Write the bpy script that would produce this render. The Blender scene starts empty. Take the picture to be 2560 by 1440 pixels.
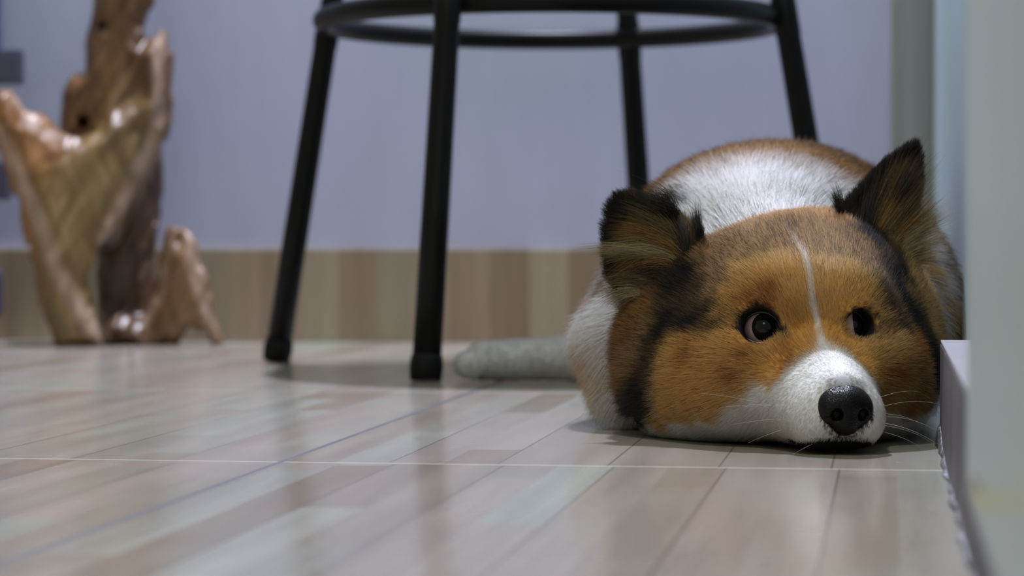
import bpy, bmesh, math, random
import numpy as np
from mathutils import Vector, Matrix, kdtree

S = bpy.context.scene
COL = S.collection
RNG = np.random.default_rng(7)
random.seed(7)

# ------------------------------------------------------------------ camera
# world: Y runs along the floor strips (into the picture), X right, Z up; camera above the origin
CAM_H = 0.113
YAW = math.radians(8.36)
cam_d = bpy.data.cameras.new('camera')
cam = bpy.data.objects.new('camera', cam_d); COL.objects.link(cam)
cam.location = (0, 0, CAM_H)
cam.rotation_euler = (math.radians(90 - 1.07), 0, YAW)
cam_d.sensor_width = 36; cam_d.lens = 90
cam_d.clip_start = 0.02; cam_d.clip_end = 50
cam_d.dof.use_dof = True
cam_d.dof.focus_distance = 1.40
cam_d.dof.aperture_fstop = 8.6
S.camera = cam

# ------------------------------------------------------------------ view + world + lamps
S.view_settings.view_transform = 'Standard'
S.view_settings.look = 'None'
S.view_settings.gamma = 1
S.view_settings.use_curve_mapping = False
S.view_settings.exposure = 0.0

w = bpy.data.worlds.new('world'); S.world = w; w.use_nodes = True
w.node_tree.nodes['Background'].inputs[0].default_value = (0.84, 0.86, 0.64, 1)
w.node_tree.nodes['Background'].inputs[1].default_value = 0.33

def lamp(name, loc, target, power, radius, color, size=150, blend=.6):
    d = bpy.data.lights.new(name, 'SPOT'); d.energy = power; d.shadow_soft_size = radius
    d.color = color; d.spot_size = math.radians(size); d.spot_blend = blend
    o = bpy.data.objects.new(name, d); COL.objects.link(o); o.location = loc
    o.rotation_euler = (Vector(target) - Vector(loc)).to_track_quat('-Z', 'Y').to_euler()
    return o
lamp('ceiling_downlight', (-0.36, 2.62, 2.35), (-0.3, 2.3, 0), 370, 0.03, (0.78, 0.81, 1.0))
lamp('ceiling_downlight', (-0.36, 0.45, 2.45), (-0.16, 0.95, 0), 105, 0.10, (0.93, 0.94, 0.96), 64, 1.0)
for q in ((-0.38, -1.55), (0.14, -1.60), (-0.42, -2.25), (0.18, -2.2)):
    lamp('ceiling_downlight', (q[0], q[1], 2.45), (-.3, 2.0, 0), 12.0, 0.20, (0.84, 0.90, 1.0))

# ------------------------------------------------------------------ helpers
def srgb(r, g, b):
    f = lambda c: ((c / 255 + .055) / 1.055) ** 2.4 if c > 10 else c / 255 / 12.92
    return (f(r), f(g), f(b))

def mesh_obj(name, verts, faces, mat=None, parent=None, smooth=True):
    me = bpy.data.meshes.new(name)
    verts = np.asarray(verts, dtype=np.float64)
    me.from_pydata(verts.tolist(), [], [list(map(int, f)) for f in faces]); me.update()
    if smooth: me.shade_smooth()
    if mat: me.materials.append(mat)
    o = bpy.data.objects.new(name, me); COL.objects.link(o)
    if parent: o.parent = parent
    return o

def bm_obj(name, bm, mat=None, parent=None, smooth=False, kind=None):
    me = bpy.data.meshes.new(name); bm.to_mesh(me); bm.free()
    if smooth: me.shade_smooth()
    if mat: me.materials.append(mat)
    o = bpy.data.objects.new(name, me); COL.objects.link(o)
    if parent: o.parent = parent
    if kind: o['kind'] = kind
    return o

def box_bm(x0, x1, y0, y1, z0, z1, bev=0.0, seg=2):
    bm = bmesh.new()
    vs = [bm.verts.new((x, y, z)) for x in (x0, x1) for y in (y0, y1) for z in (z0, z1)]
    for f in ((0, 1, 3, 2), (4, 6, 7, 5), (0, 4, 5, 1), (2, 3, 7, 6), (0, 2, 6, 4), (1, 5, 7, 3)):
        bm.faces.new([vs[i] for i in f])
    bmesh.ops.recalc_face_normals(bm, faces=bm.faces)
    if bev: bmesh.ops.bevel(bm, geom=list(bm.edges), offset=bev, segments=seg, profile=.6, affect='EDGES')
    return bm

class Mat:
    def __init__(s, name):
        s.m = bpy.data.materials.new(name); s.m.use_nodes = True
        s.t = s.m.node_tree; s.n = s.t.nodes; s.l = s.t.links
        s.b = s.n['Principled BSDF']
    def node(s, typ, **kw):
        x = s.n.new(typ)
        for k, v in kw.items(): setattr(x, k, v)
        return x
    def set(s, **kw):
        for k, v in kw.items():
            i = s.b.inputs[k.replace('_', ' ')]
            if isinstance(v, bpy.types.NodeSocket): s.l.new(v, i)
            else: i.default_value = (*v, 1) if isinstance(v, tuple) and len(v) == 3 and i.type == 'RGBA' else v
        return s
    def math(s, op, a, b=None, c=None):
        x = s.node('ShaderNodeMath', operation=op)
        for i, v in enumerate((a, b, c)):
            if v is None: continue
            if isinstance(v, bpy.types.NodeSocket): s.l.new(v, x.inputs[i])
            else: x.inputs[i].default_value = v
        return x.outputs[0]
    def mix(s, fac, a, b, mode='MIX'):
        x = s.node('ShaderNodeMix', data_type='RGBA', blend_type=mode)
        for i, v in ((0, fac), (6, a), (7, b)):
            if isinstance(v, bpy.types.NodeSocket): s.l.new(v, x.inputs[i])
            elif i == 0: x.inputs[0].default_value = v
            else: x.inputs[i].default_value = (*v, 1)
        return x.outputs[2]
    def pos(s):
        return s.node('ShaderNodeNewGeometry').outputs['Position']
    def noise(s, vec, scale, detail=3, stretch=None, rough=.5):
        if stretch:
            m = s.node('ShaderNodeMapping'); s.l.new(vec, m.inputs[0]); m.inputs['Scale'].default_value = stretch
            vec = m.outputs[0]
        x = s.node('ShaderNodeTexNoise'); s.l.new(vec, x.inputs['Vector'])
        x.inputs['Scale'].default_value = scale; x.inputs['Detail'].default_value = detail
        x.inputs['Roughness'].default_value = rough
        return x.outputs['Fac']
    def ramp(s, fac, stops):
        x = s.node('ShaderNodeValToRGB'); s.l.new(fac, x.inputs[0])
        e = x.color_ramp.elements
        while len(e) < len(stops): e.new(.5)
        for i, (p, c) in enumerate(stops):
            e[i].position = p; e[i].color = (*c, 1)
        return x.outputs[0]
    def bump(s, h, strength, dist):
        x = s.node('ShaderNodeBump'); s.l.new(h, x.inputs['Height'])
        x.inputs['Strength'].default_value = strength; x.inputs['Distance'].default_value = dist
        s.l.new(x.outputs[0], s.b.inputs['Normal'])

# --- wood-look porcelain: strips along one axis, cut to random lengths, joints between tiles
STRIP = 0.0557
def wood_tile(name, across, along, rough, tint=1.0, joints=True, dark=1.0, seam=1.0):
    M = Mat(name)
    sep = M.node('ShaderNodeSeparateXYZ'); M.l.new(M.pos(), sep.inputs[0])
    A = sep.outputs[across]; B = sep.outputs[along]
    tcross = M.math('FLOOR', M.math('DIVIDE', M.math('SUBTRACT', B, 1.272 if joints else -5.0), 0.6 if joints else 50.0))
    # the print of one tile row is shifted sideways a little against the next
    a = M.math('DIVIDE', M.math('ADD', M.math('ADD', A, 0.306 + STRIP * 40), M.math('MULTIPLY', tcross, 0.004)), STRIP)
    ia = M.math('FLOOR', a); fa = M.math('FRACT', a)
    ia2 = M.math('FLOOR', M.math('MULTIPLY', M.math('ADD', a, M.math('MULTIPLY', M.math('GREATER_THAN', fa, .55), .0)), 2.0 if joints else 1.3))
    wn = M.node('ShaderNodeTexWhiteNoise', noise_dimensions='2D')
    cv = M.node('ShaderNodeCombineXYZ'); M.l.new(ia2, cv.inputs[0]); M.l.new(tcross, cv.inputs[1])
    M.l.new(cv.outputs[0], wn.inputs['Vector'])
    off = wn.outputs['Value']
    b = M.math('ADD', M.math('DIVIDE', B, 0.34 if joints else 5.0), M.math('MULTIPLY', off, 1.0))
    ib = M.math('FLOOR', b)
    wn2 = M.node('ShaderNodeTexWhiteNoise', noise_dimensions='3D')
    cv2 = M.node('ShaderNodeCombineXYZ'); M.l.new(ia2, cv2.inputs[0]); M.l.new(ib, cv2.inputs[1]); M.l.new(tcross, cv2.inputs[2])
    M.l.new(cv2.outputs[0], wn2.inputs['Vector'])
    k = tint
    tone = M.ramp(wn2.outputs['Value'], [
        (0.0, tuple(v * k for v in srgb(152, 138, 120))), (0.22, tuple(v * k for v in srgb(184, 175, 164))),
        (0.45, tuple(v * k for v in srgb(176, 165, 155))), (0.62, tuple(v * k for v in srgb(176, 182, 172))),
        (0.82, tuple(v * k for v in srgb(166, 158, 144))), (1.0, tuple(v * k for v in srgb(186, 187, 176)))])
    if not joints: tone = M.mix(0.6, tone, srgb(190, 160, 118), 'MULTIPLY'); tone = M.mix(1.0, tone, (1.35, 1.32, 1.25), 'MULTIPLY')
    tone = M.mix(0.18, tone, tuple(v * k for v in srgb(178, 172, 160)))
    st = [1, 1, 1]; st[along] = 0.055; st[across] = 1.0
    grain = M.noise(M.pos(), 60, 5, tuple(st), .6)
    g2 = M.noise(M.pos(), 9, 3, tuple([1 if i != along else .25 for i in range(3)]), .5)
    c = M.mix(0.42, tone, M.ramp(grain, [(0.3, (.45, .40, .36)), (0.75, (1.15, 1.1, 1.05))]), 'MULTIPLY')
    c = M.mix(0.50, c, M.ramp(g2, [(0.28, (.70, .65, .58)), (0.45, (.97, .92, .89)), (0.60, (1.0, 1.04, 1.0)), (0.75, (1.15, 1.12, 1.10))]), 'MULTIPLY')
    # fine dark seams between the strips
    edge = M.math('MINIMUM', fa, M.math('SUBTRACT', 1.0, fa))
    line = M.math('LESS_THAN', edge, 0.011)
    varl = M.math('MULTIPLY', line, M.math('MULTIPLY', M.math('GREATER_THAN', M.math('FRACT', M.math('MULTIPLY', ia, .618)), 0.12), 0.62 * seam))
    c = M.mix(varl, c, (.10, .085, .07))
    rgh = M.math('ADD', rough, M.math('MULTIPLY', M.noise(M.pos(), 22, 4), 0.05))
    height = None
    if joints:
        fb = M.math('FRACT', M.math('ADD', M.math('DIVIDE', M.math('SUBTRACT', B, 1.272), 0.6), 10))
        jb = M.math('LESS_THAN', M.math('MULTIPLY', M.math('MINIMUM', fb, M.math('SUBTRACT', 1.0, fb)), 0.6), 0.0008)
        ta = M.math('FRACT', M.math('DIVIDE', M.math('ADD', A, 0.306 + 9.9), 0.9))
        ja = M.math('LESS_THAN', M.math('MULTIPLY', M.math('MINIMUM', ta, M.math('SUBTRACT', 1.0, ta)), 0.9), 0.0017)
        c = M.mix(M.math('MULTIPLY', jb, 0.8), c, (.50, .50, .47))
        c = M.mix(M.math('MULTIPLY', ja, 0.95), c, (.03, .03, .045))
        # scuffs
        sc = M.noise(M.pos(), 130, 2, (1, 1.2, 1), .6)
        sm = M.math('GREATER_THAN', sc, 0.735)
        reg = M.math('GREATER_THAN', M.noise(M.pos(), 7, 2), 0.50)
        c = M.mix(M.math('MULTIPLY', M.math('MULTIPLY', sm, reg), 0.5), c, (.75, .73, .70))
        height = M.math('SUBTRACT', 1.0, M.math('MAXIMUM', ja, jb))
        rgh = M.math('ADD', rgh, M.math('MULTIPLY', M.math('MAXIMUM', ja, jb), 0.4))
    M.set(Base_Color=c, Roughness=rgh, Specular_IOR_Level=0.5)
    if height is not None: M.bump(height, 0.4, 0.0008)
    return M.m

floor_mat = wood_tile('floor_wood_tile', 0, 1, 0.15, 0.83)
skirt_mat = wood_tile('skirting_wood_tile', 0, 2, 0.35, 0.92, joints=False, seam=0.3)
ML = Mat('ledge_wood_tile')
e1_ = ML.noise(ML.pos(), 120, 4, (1, 1, .10), .6); e2_ = ML.noise(ML.pos(), 14, 2)
lc = ML.ramp(e1_, [(.32, srgb(58, 55, 58)), (.5, srgb(92, 89, 94)), (.7, srgb(130, 128, 136))])
lc = ML.mix(.35, lc, ML.ramp(e2_, [(.3, (.6, .55, .52)), (.7, (1.15, 1.12, 1.15))]), 'MULTIPLY')
ML.set(Base_Color=lc, Roughness=.5, Specular_IOR_Level=.2)
ledge_mat = ML.m

def paint(name, col, rough=.5, nscale=4, amount=.12, spec=.4):
    M = Mat(name)
    n = M.noise(M.pos(), nscale, 3)
    c = M.mix(amount, col, M.ramp(n, [(.3, tuple(v * .55 for v in col)), (.7, tuple(min(1, v * 1.25) for v in col))]))
    M.set(Base_Color=c, Roughness=rough, Specular_IOR_Level=spec)
    return M.m

# ------------------------------------------------------------------ setting
WALL_Y = 2.805
bm_obj('floor', box_bm(-3.2, 1.6, -1.5, WALL_Y + .1, -0.05, 0), floor_mat, kind='structure')

M = Mat('glazed_wall_tile')
n1 = M.noise(M.pos(), 2.2, 2); n2 = M.noise(M.pos(), 40, 3, (1, 1, .25))
base = M.ramp(n1, [(.35, srgb(184, 193, 207)), (.65, srgb(187, 190, 216))])
base = M.mix(.08, base, M.ramp(n2, [(.3, (.5, .5, .5)), (.7, (1, 1, 1))]), 'MULTIPLY')
sp = M.node('ShaderNodeSeparateXYZ'); M.l.new(M.pos(), sp.inputs[0])
fx = M.math('FRACT', M.math('DIVIDE', M.math('ADD', sp.outputs[0], 6.13), 0.6))
fz = M.math('FRACT', M.math('DIVIDE', M.math('ADD', sp.outputs[2], 0.197), 0.3))
jn = M.math('MAXIMUM', M.math('LESS_THAN', fx, 0.004), M.math('LESS_THAN', fz, 0.008))
base = M.mix(M.math('MULTIPLY', jn, .10), base, (.35, .34, .4))
M.set(Base_Color=base, Roughness=0.22, Specular_IOR_Level=.5)
wall_mat = M.m
bm_obj('wall_back', box_bm(-3.2, 1.6, WALL_Y, WALL_Y + .1, 0, 2.6), wall_mat, kind='structure')
bm_obj('baseboard_back', box_bm(-3.2, 0.003, WALL_Y - .010, WALL_Y - .0002, 0.0003, 0.103, .001), skirt_mat, kind='structure')

right_paint = paint('wall_right_paint', srgb(168, 188, 194), .5, 5, .1)
bm_obj('wall_right', box_bm(0.047, 0.12, 1.4375, 2.68, 0.0, 2.6), right_paint, kind='structure')
M = Mat('door_casing_paint')
cN = M.noise(M.pos(), 30, 2, (3, 1, .02))
M.set(Base_Color=M.ramp(cN, [(.3, srgb(140, 146, 140)), (.7, srgb(168, 171, 163))]), Roughness=.55)
casing = bm_obj('trim_1', box_bm(0.0015, 0.12, 2.69, WALL_Y - .001, 0.0, 2.6, .004), M.m, kind='structure')
# the raised threshold by the dog, faced with the same wood tile
bm_obj('trim_2', box_bm(0.0285, 0.19, 0.10, 1.436, 0.0003, 0.0560, .0012), ledge_mat, kind='structure')
top_mat = paint('threshold_top_glaze', srgb(205, 205, 215), .16, 12, .12, .6)
bm_obj('trim_3', box_bm(0.0288, 0.19, 0.10, 1.4355, 0.0561, 0.0578, .0006), top_mat, kind='structure')
# caulk along its foot
vs, fs = [], []
nY = 420; ring = 7
for i in range(nY):
    y = .12 + (1.43 - .12) * i / (nY - 1)
    wv = .0014 + .0007 * math.sin(y * 41) + .0006 * math.sin(y * 97 + 1) + .0007 * random.random()
    hv = .0020 + .0012 * math.sin(y * 23 + 2) * (1 if y > 1.2 else .5) + .0009 * random.random() + (.009 * min(1, max(0, (y - 1.36) / .05)))
    for j in range(ring):
        t = j / (ring - 1) * math.pi / 2
        jit = 1 + .12 * (random.random() - .5)
        vs.append((.0287 - wv * math.cos(t) * jit, y, .0002 + hv * math.sin(t) * jit))
    vs.append((.0287, y, .0002))
R1 = ring + 1
for i in range(nY - 1):
    for j in range(R1):
        a, b = i * R1 + j, i * R1 + (j + 1) % R1
        fs.append((a, b, b + R1, a + R1))
fs.append(tuple(range(R1))[::-1]); fs.append(tuple((nY - 1) * R1 + j for j in range(R1)))
M = Mat('old_caulk')
cc = M.noise(M.pos(), 240, 4)
M.set(Base_Color=M.ramp(cc, [(.36, srgb(48, 45, 44)), (.50, srgb(98, 95, 97)), (.75, srgb(158, 157, 162))]), Roughness=.6)
M.bump(cc, .5, .002)
o = mesh_obj('trim_4', vs, fs, M.m); o['kind'] = 'structure'
# painted door leaf close to the camera
M = Mat('door_leaf_paint')
sp = M.node('ShaderNodeSeparateXYZ'); M.l.new(M.pos(), sp.inputs[0])
nn = M.noise(M.pos(), 5, 3); n3 = M.noise(M.pos(), 16, 3, (1, 1, 3))
col = M.ramp(nn, [(.3, srgb(180, 194, 192)), (.7, srgb(190, 200, 197))])
band = M.math('SUBTRACT', 1.0, M.math('MINIMUM', 1.0, M.math('MULTIPLY', M.math('ABSOLUTE', M.math('SUBTRACT', M.math('ADD', sp.outputs[2], M.math('MULTIPLY', sp.outputs[1], .1)), M.math('ADD', .1125, M.math('MULTIPLY', M.math('SUBTRACT', n3, .5), .022)))), 200)))
col = M.mix(M.math('MULTIPLY', band, .75), col, srgb(192, 188, 120))
band2 = M.math('SUBTRACT', 1.0, M.math('MINIMUM', 1.0, M.math('MULTIPLY', M.math('ABSOLUTE', M.math('SUBTRACT', M.math('ADD', sp.outputs[2], M.math('MULTIPLY', sp.outputs[1], .1)), M.math('ADD', .1155, M.math('MULTIPLY', M.math('SUBTRACT', n3, .5), .022)))), 420)))
band2 = M.math('MULTIPLY', band2, M.math('GREATER_THAN', sp.outputs[1], .72))
col = M.mix(M.math('MULTIPLY', band2, .7), col, srgb(80, 86, 70))
M.set(Base_Color=col, Roughness=.45)
door = bm_obj('door_1', box_bm(0.0262, 0.0283, 0.30, 0.872, 0.0300, 2.1, .0008), M.m, kind='structure')
bm_obj('door_gap_shade', box_bm(0.0256, 0.0283, 0.30, 0.870, 0.0262, 0.0299, .0006), paint('dark_gap_shade', srgb(52, 50, 54), .6, 60, .2), door)  # dark strip added to stand for the shaded gap under the door

# ------------------------------------------------------------------ stool
def c2w(xc, zc):
    c, s = math.cos(YAW), math.sin(YAW)
    return (c * xc - s * zc, s * xc + c * zc)

def black_metal(name, rough=.38):
    M = Mat(name)
    n = M.noise(M.pos(), 300, 2)
    M.set(Base_Color=(.006, .0063, .0066), Roughness=rough, Metallic=.0, Specular_IOR_Level=.16)
    M.bump(n, .15, .0005)
    return M.m
bmetal = black_metal('black_powder_coat'); rubber = black_metal('black_rubber', .6)

def tube_between(p0, p1, prof, seg=28):
    """prof: list of (t along, radius)"""
    p0, p1 = Vector(p0), Vector(p1)
    q = (p1 - p0).to_track_quat('Z', 'Y'); L = (p1 - p0).length
    vs, fs = [], []
    for (t, r) in prof:
        for k in range(seg):
            a = 2 * math.pi * k / seg
            vs.append(p0 + q @ Vector((r * math.cos(a), r * math.sin(a), t * L)))
    for i in range(len(prof) - 1):
        for k in range(seg):
            a, b = i * seg + k, i * seg + (k + 1) % seg
            fs.append((a, b, b + seg, a + seg))
    fs.append(tuple(range(seg))[::-1]); fs.append(tuple((len(prof) - 1) * seg + k for k in range(seg)))
    return [tuple(v) for v in vs], fs

def torus(cx, cy, cz, R, r, a0=0, nU=128, nV=18):
    vs, fs = [], []
    for i in range(nU):
        u = 2 * math.pi * i / nU
        for j in range(nV):
            v = 2 * math.pi * j / nV
            vs.append((cx + (R + r * math.cos(v)) * math.cos(u), cy + (R + r * math.cos(v)) * math.sin(u), cz + r * math.sin(v)))
    for i in range(nU):
        for j in range(nV):
            a = i * nV + j; b = i * nV + (j + 1) % nV
            c = ((i + 1) % nU) * nV + (j + 1) % nV; d = ((i + 1) % nU) * nV + j
            fs.append((a, d, c, b))
    return vs, fs

feet = {'l': (-.2185, 2.37), 'm': (-.069, 2.04), 'r': (.287, 2.21), 'b': (.136, 2.53)}
cxs = .034; czs = 2.288; RZ = .3065; SEAT_Z = .56
scx, scy = c2w(cxs, czs)
stool = bpy.data.objects.new('stool', None); COL.objects.link(stool); stool.location = (scx, scy, 0)
stool['label'] = 'round black metal stool with four splayed legs and a foot ring, behind the dog'
stool['category'] = 'stool'
def local(vs): return [(v[0] - scx, v[1] - scy, v[2]) for v in vs]
for k, (xc, zc) in feet.items():
    kx = {'l': -.1690, 'm': -.0520, 'r': .2370, 'b': .1136}[k]
    kz = {'l': 2.352, 'm': 2.085, 'r': 2.222, 'b': 2.490}[k]
    fx_, fy_ = c2w(xc, zc); rx, ry = c2w(kx, kz)
    foot = Vector((fx_, fy_, .0005)); dirv = (Vector((rx, ry, RZ)) - foot) / RZ
    top = foot + dirv * (SEAT_Z - .012)
    rr = RZ / (SEAT_Z - .012)
    vs, fs = tube_between(foot + dirv * .004, top, [(0, .0118), (rr * .45, .0113), (rr - .035, .0106), (rr - .03, .0112), (rr + .025, .0112), (rr + .03, .0102), (1, .0100)])
    leg = mesh_obj('leg', local(vs), fs, bmetal, stool)
    capv, capf = tube_between(foot, foot + dirv * .021, [(0, .0112), (.06, .0128), (.55, .0136), (.85, .0130), (1.0, .0121)])
    zc_ = min(v[2] for v in capv)
    capv = [(v[0], v[1], max(v[2], .0003)) for v in capv]
    mesh_obj('rubber_foot', local(capv), capf, rubber, leg)
vs, fs = torus(scx, scy, RZ + .001, .202, .0094)
mesh_obj('foot_ring', local(vs), fs, bmetal, stool)
vs, fs = torus(scx, scy, SEAT_Z - .004, .150, .0082)
mesh_obj('seat_ring', local(vs), fs, bmetal, stool)
prof = [(0, 0), (.172, 0), (.180, .004), (.184, .012), (.184, .026), (.178, .036), (.160, .042), (.10, .045), (0, .046)]
vs, fs = [], []
nS = 72
for (r, z) in prof:
    for k in range(nS): vs.append((r * math.cos(2 * math.pi * k / nS), r * math.sin(2 * math.pi * k / nS), SEAT_Z + .004 + z))
for i in range(len(prof) - 1):
    for k in range(nS):
        a, b = i * nS + k, i * nS + (k + 1) % nS
        fs.append((a, b, b + nS, a + nS))
seat_m = paint('black_vinyl', (.02, .02, .02), .5, 30, .2)
bmx = bmesh.new()
for v in vs: bmx.verts.new(v)
bmx.verts.ensure_lookup_table()
for f in fs:
    try: bmx.faces.new([bmx.verts[i] for i in f])
    except ValueError: pass
bmesh.ops.remove_doubles(bmx, verts=bmx.verts, dist=1e-5)
bm_obj('seat', bmx, seat_m, stool, True)

# ------------------------------------------------------------------ signed-distance modelling tools
def vnoise(P, scale, seed=0):
    p = P * scale + seed * 17.31
    i = np.floor(p).astype(np.int64); f = p - i
    f = f * f * (3 - 2 * f)
    def h(x, y, z):
        n = (x * 73856093) ^ (y * 19349663) ^ (z * 83492791) ^ (seed * 2654435)
        n = (n ^ (n >> 13)) * 1274126177
        return ((n ^ (n >> 16)) & 0xffff) / 65535.0
    r = 0
    for dx in (0, 1):
        for dy in (0, 1):
            for dz in (0, 1):
                wgt = (f[..., 0] if dx else 1 - f[..., 0]) * (f[..., 1] if dy else 1 - f[..., 1]) * (f[..., 2] if dz else 1 - f[..., 2])
                r = r + wgt * h(i[..., 0] + dx, i[..., 1] + dy, i[..., 2] + dz)
    return r
def smin(a, b, k):
    h = np.clip(.5 + .5 * (b - a) / k, 0, 1)
    return b * (1 - h) + a * h - k * h * (1 - h)
def smax(a, b, k): return -smin(-a, -b, k)
def ell(P, c, r, R=None):
    q = P - np.array(c)
    if R is not None: q = q @ R
    r = np.array(r)
    k0 = np.linalg.norm(q / r, axis=-1); k1 = np.linalg.norm(q / (r * r), axis=-1)
    return k0 * (k0 - 1) / np.maximum(k1, 1e-9)
def cap(P, a, b, ra, rb):
    a, b = np.array(a), np.array(b); ab = b - a
    t = np.clip(((P - a) @ ab) / (ab @ ab), 0, 1)
    return np.linalg.norm(P - a - t[..., None] * ab, axis=-1) - (ra + (rb - ra) * t)
def poly2(u, v, pts):
    pts = np.array(pts); d = np.full(u.shape, 1e9); s = np.ones(u.shape)
    n = len(pts)
    for i in range(n):
        a, b = pts[i], pts[i - 1]
        ex, ey = b[0] - a[0], b[1] - a[1]
        wx, wy = u - a[0], v - a[1]
        t = np.clip((wx * ex + wy * ey) / (ex * ex + ey * ey), 0, 1)
        d = np.minimum(d, (wx - ex * t) ** 2 + (wy - ey * t) ** 2)
        c1 = v >= a[1]; c2 = v < b[1]; c3 = ex * wy > ey * wx
        flip = (c1 & c2 & c3) | (~c1 & ~c2 & ~c3)
        s = np.where(flip, -s, s)
    return s * np.sqrt(d)
def surface_nets(fn, lo, hi, h):
    lo, hi = np.array(lo, float), np.array(hi, float)
    n = np.ceil((hi - lo) / h).astype(int) + 1
    xs = [lo[i] + h * np.arange(n[i]) for i in range(3)]
    V = np.empty(n, dtype=np.float32)
    for i0 in range(0, n[0], 24):
        g = np.stack(np.meshgrid(xs[0][i0:i0 + 24], xs[1], xs[2], indexing='ij'), -1)
        V[i0:i0 + 24] = fn(g)
    Sg = V < 0
    c = np.zeros(n - 1, dtype=np.int32)
    cs = [(i, j, k) for i in (0, 1) for j in (0, 1) for k in (0, 1)]
    for (i, j, k) in cs: c += Sg[i:n[0] - 1 + i, j:n[1] - 1 + j, k:n[2] - 1 + k]
    act = (c > 0) & (c < 8)
    idx = np.argwhere(act)
    vid = -np.ones(act.shape, dtype=np.int64); vid[act] = np.arange(len(idx))
    acc = np.zeros((len(idx), 3)); cnt = np.zeros(len(idx))
    for a in cs:
        for ax in range(3):
            if a[ax]: continue
            b = list(a); b[ax] = 1
            va = V[idx[:, 0] + a[0], idx[:, 1] + a[1], idx[:, 2] + a[2]]
            vb = V[idx[:, 0] + b[0], idx[:, 1] + b[1], idx[:, 2] + b[2]]
            m = (va < 0) != (vb < 0)
            t = np.where(m, va / np.where(m, va - vb, 1), 0)
            p = np.array(a, float) + t[:, None] * (np.array(b) - np.array(a))
            acc += p * m[:, None]; cnt += m
    verts = lo + h * (idx + acc / cnt[:, None])
    faces = []
    for ax in range(3):
        u, v = [(1, 2), (2, 0), (0, 1)][ax]
        sl0 = [slice(None)] * 3; sl1 = [slice(None)] * 3
        sl0[ax] = slice(0, n[ax] - 1); sl1[ax] = slice(1, n[ax])
        ch = Sg[tuple(sl0)] != Sg[tuple(sl1)]
        e = np.argwhere(ch)
        e = e[(e[:, u] > 0) & (e[:, v] > 0) & (e[:, u] < n[u] - 1) & (e[:, v] < n[v] - 1)]
        ins = Sg[e[:, 0], e[:, 1], e[:, 2]]
        q = []
        for du, dv in ((-1, -1), (0, -1), (0, 0), (-1, 0)):
            f = e.copy(); f[:, u] += du; f[:, v] += dv
            q.append(vid[f[:, 0], f[:, 1], f[:, 2]])
        q = np.stack(q, 1)
        q[~ins] = q[~ins][:, ::-1]
        faces.append(q)
    return verts, np.concatenate(faces)

def fast_mesh(name, verts, quads, mat=None, parent=None):
    me = bpy.data.meshes.new(name)
    me.vertices.add(len(verts)); me.vertices.foreach_set('co', verts.astype(np.float32).ravel())
    me.loops.add(quads.size); me.loops.foreach_set('vertex_index', quads.astype(np.int32).ravel())
    me.polygons.add(len(quads)); me.polygons.foreach_set('loop_start', np.arange(0, quads.size, 4, dtype=np.int32))
    me.update(calc_edges=True); me.validate(); me.shade_smooth()
    if mat: me.materials.append(mat)
    o = bpy.data.objects.new(name, me); COL.objects.link(o)
    if parent: o.parent = parent
    return o
# ------------------------------------------------------------------ driftwood
DX, DY = -0.851, 2.640          # foot of the front left root
DS = 1 / 2344.0
def dw(px, py, w=0.0): return ((px - 205) * DS, w, (866 - py) * DS)
PIECES = {   # outline in the plane of the slab (same pixel units as dw), depth, half thickness, lean
    'front': ([(45, 440), (92, 400), (150, 385), (250, 330), (340, 215), (402, 250), (400, 330), (382, 392), (325, 490), (285, 570), (245, 618), (218, 680), (232, 760), (262, 866), (150, 866), (112, 740), (82, 610), (55, 545)], -.004, .019, (.32, .05)),
    'crown': ([(218, -40), (218, 60), (205, 110), (196, 165), (172, 185), (168, 165), (158, 188), (136, 222), (138, 320), (160, 345), (210, 348), (300, 372), (398, 335), (414, 230), (406, 110), (390, 68), (384, 96), (350, 104), (346, 66), (372, -10), (395, -110), (392, -235), (255, -240), (225, -140)], .040, .024, (-.15, .10)),
    'back leg': ([(384, 372), (376, 430), (362, 560), (356, 640), (366, 740), (352, 866), (225, 866), (210, 790), (208, 640), (262, 560), (300, 440)], .066, .016, (.10, .0)),
    'arm': ([(-4, 232), (14, 222), (52, 238), (72, 292), (120, 300), (165, 332), (196, 372), (160, 420), (104, 500), (52, 478), (22, 392), (-8, 305)], -.028, .017, (.42, .15)),
    'stump': ([(338, 866), (350, 800), (382, 740), (397, 650), (418, 582), (436, 576), (443, 612), (452, 578), (466, 580), (490, 650), (520, 760), (548, 864), (524, 866), (502, 826), (462, 822), (430, 866)], .018, .015, (-.30, .0)),
    'toe': ([(230, 866), (256, 800), (300, 786), (352, 812), (372, 866)], .030, .026, (0, 0)),
}
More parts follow.
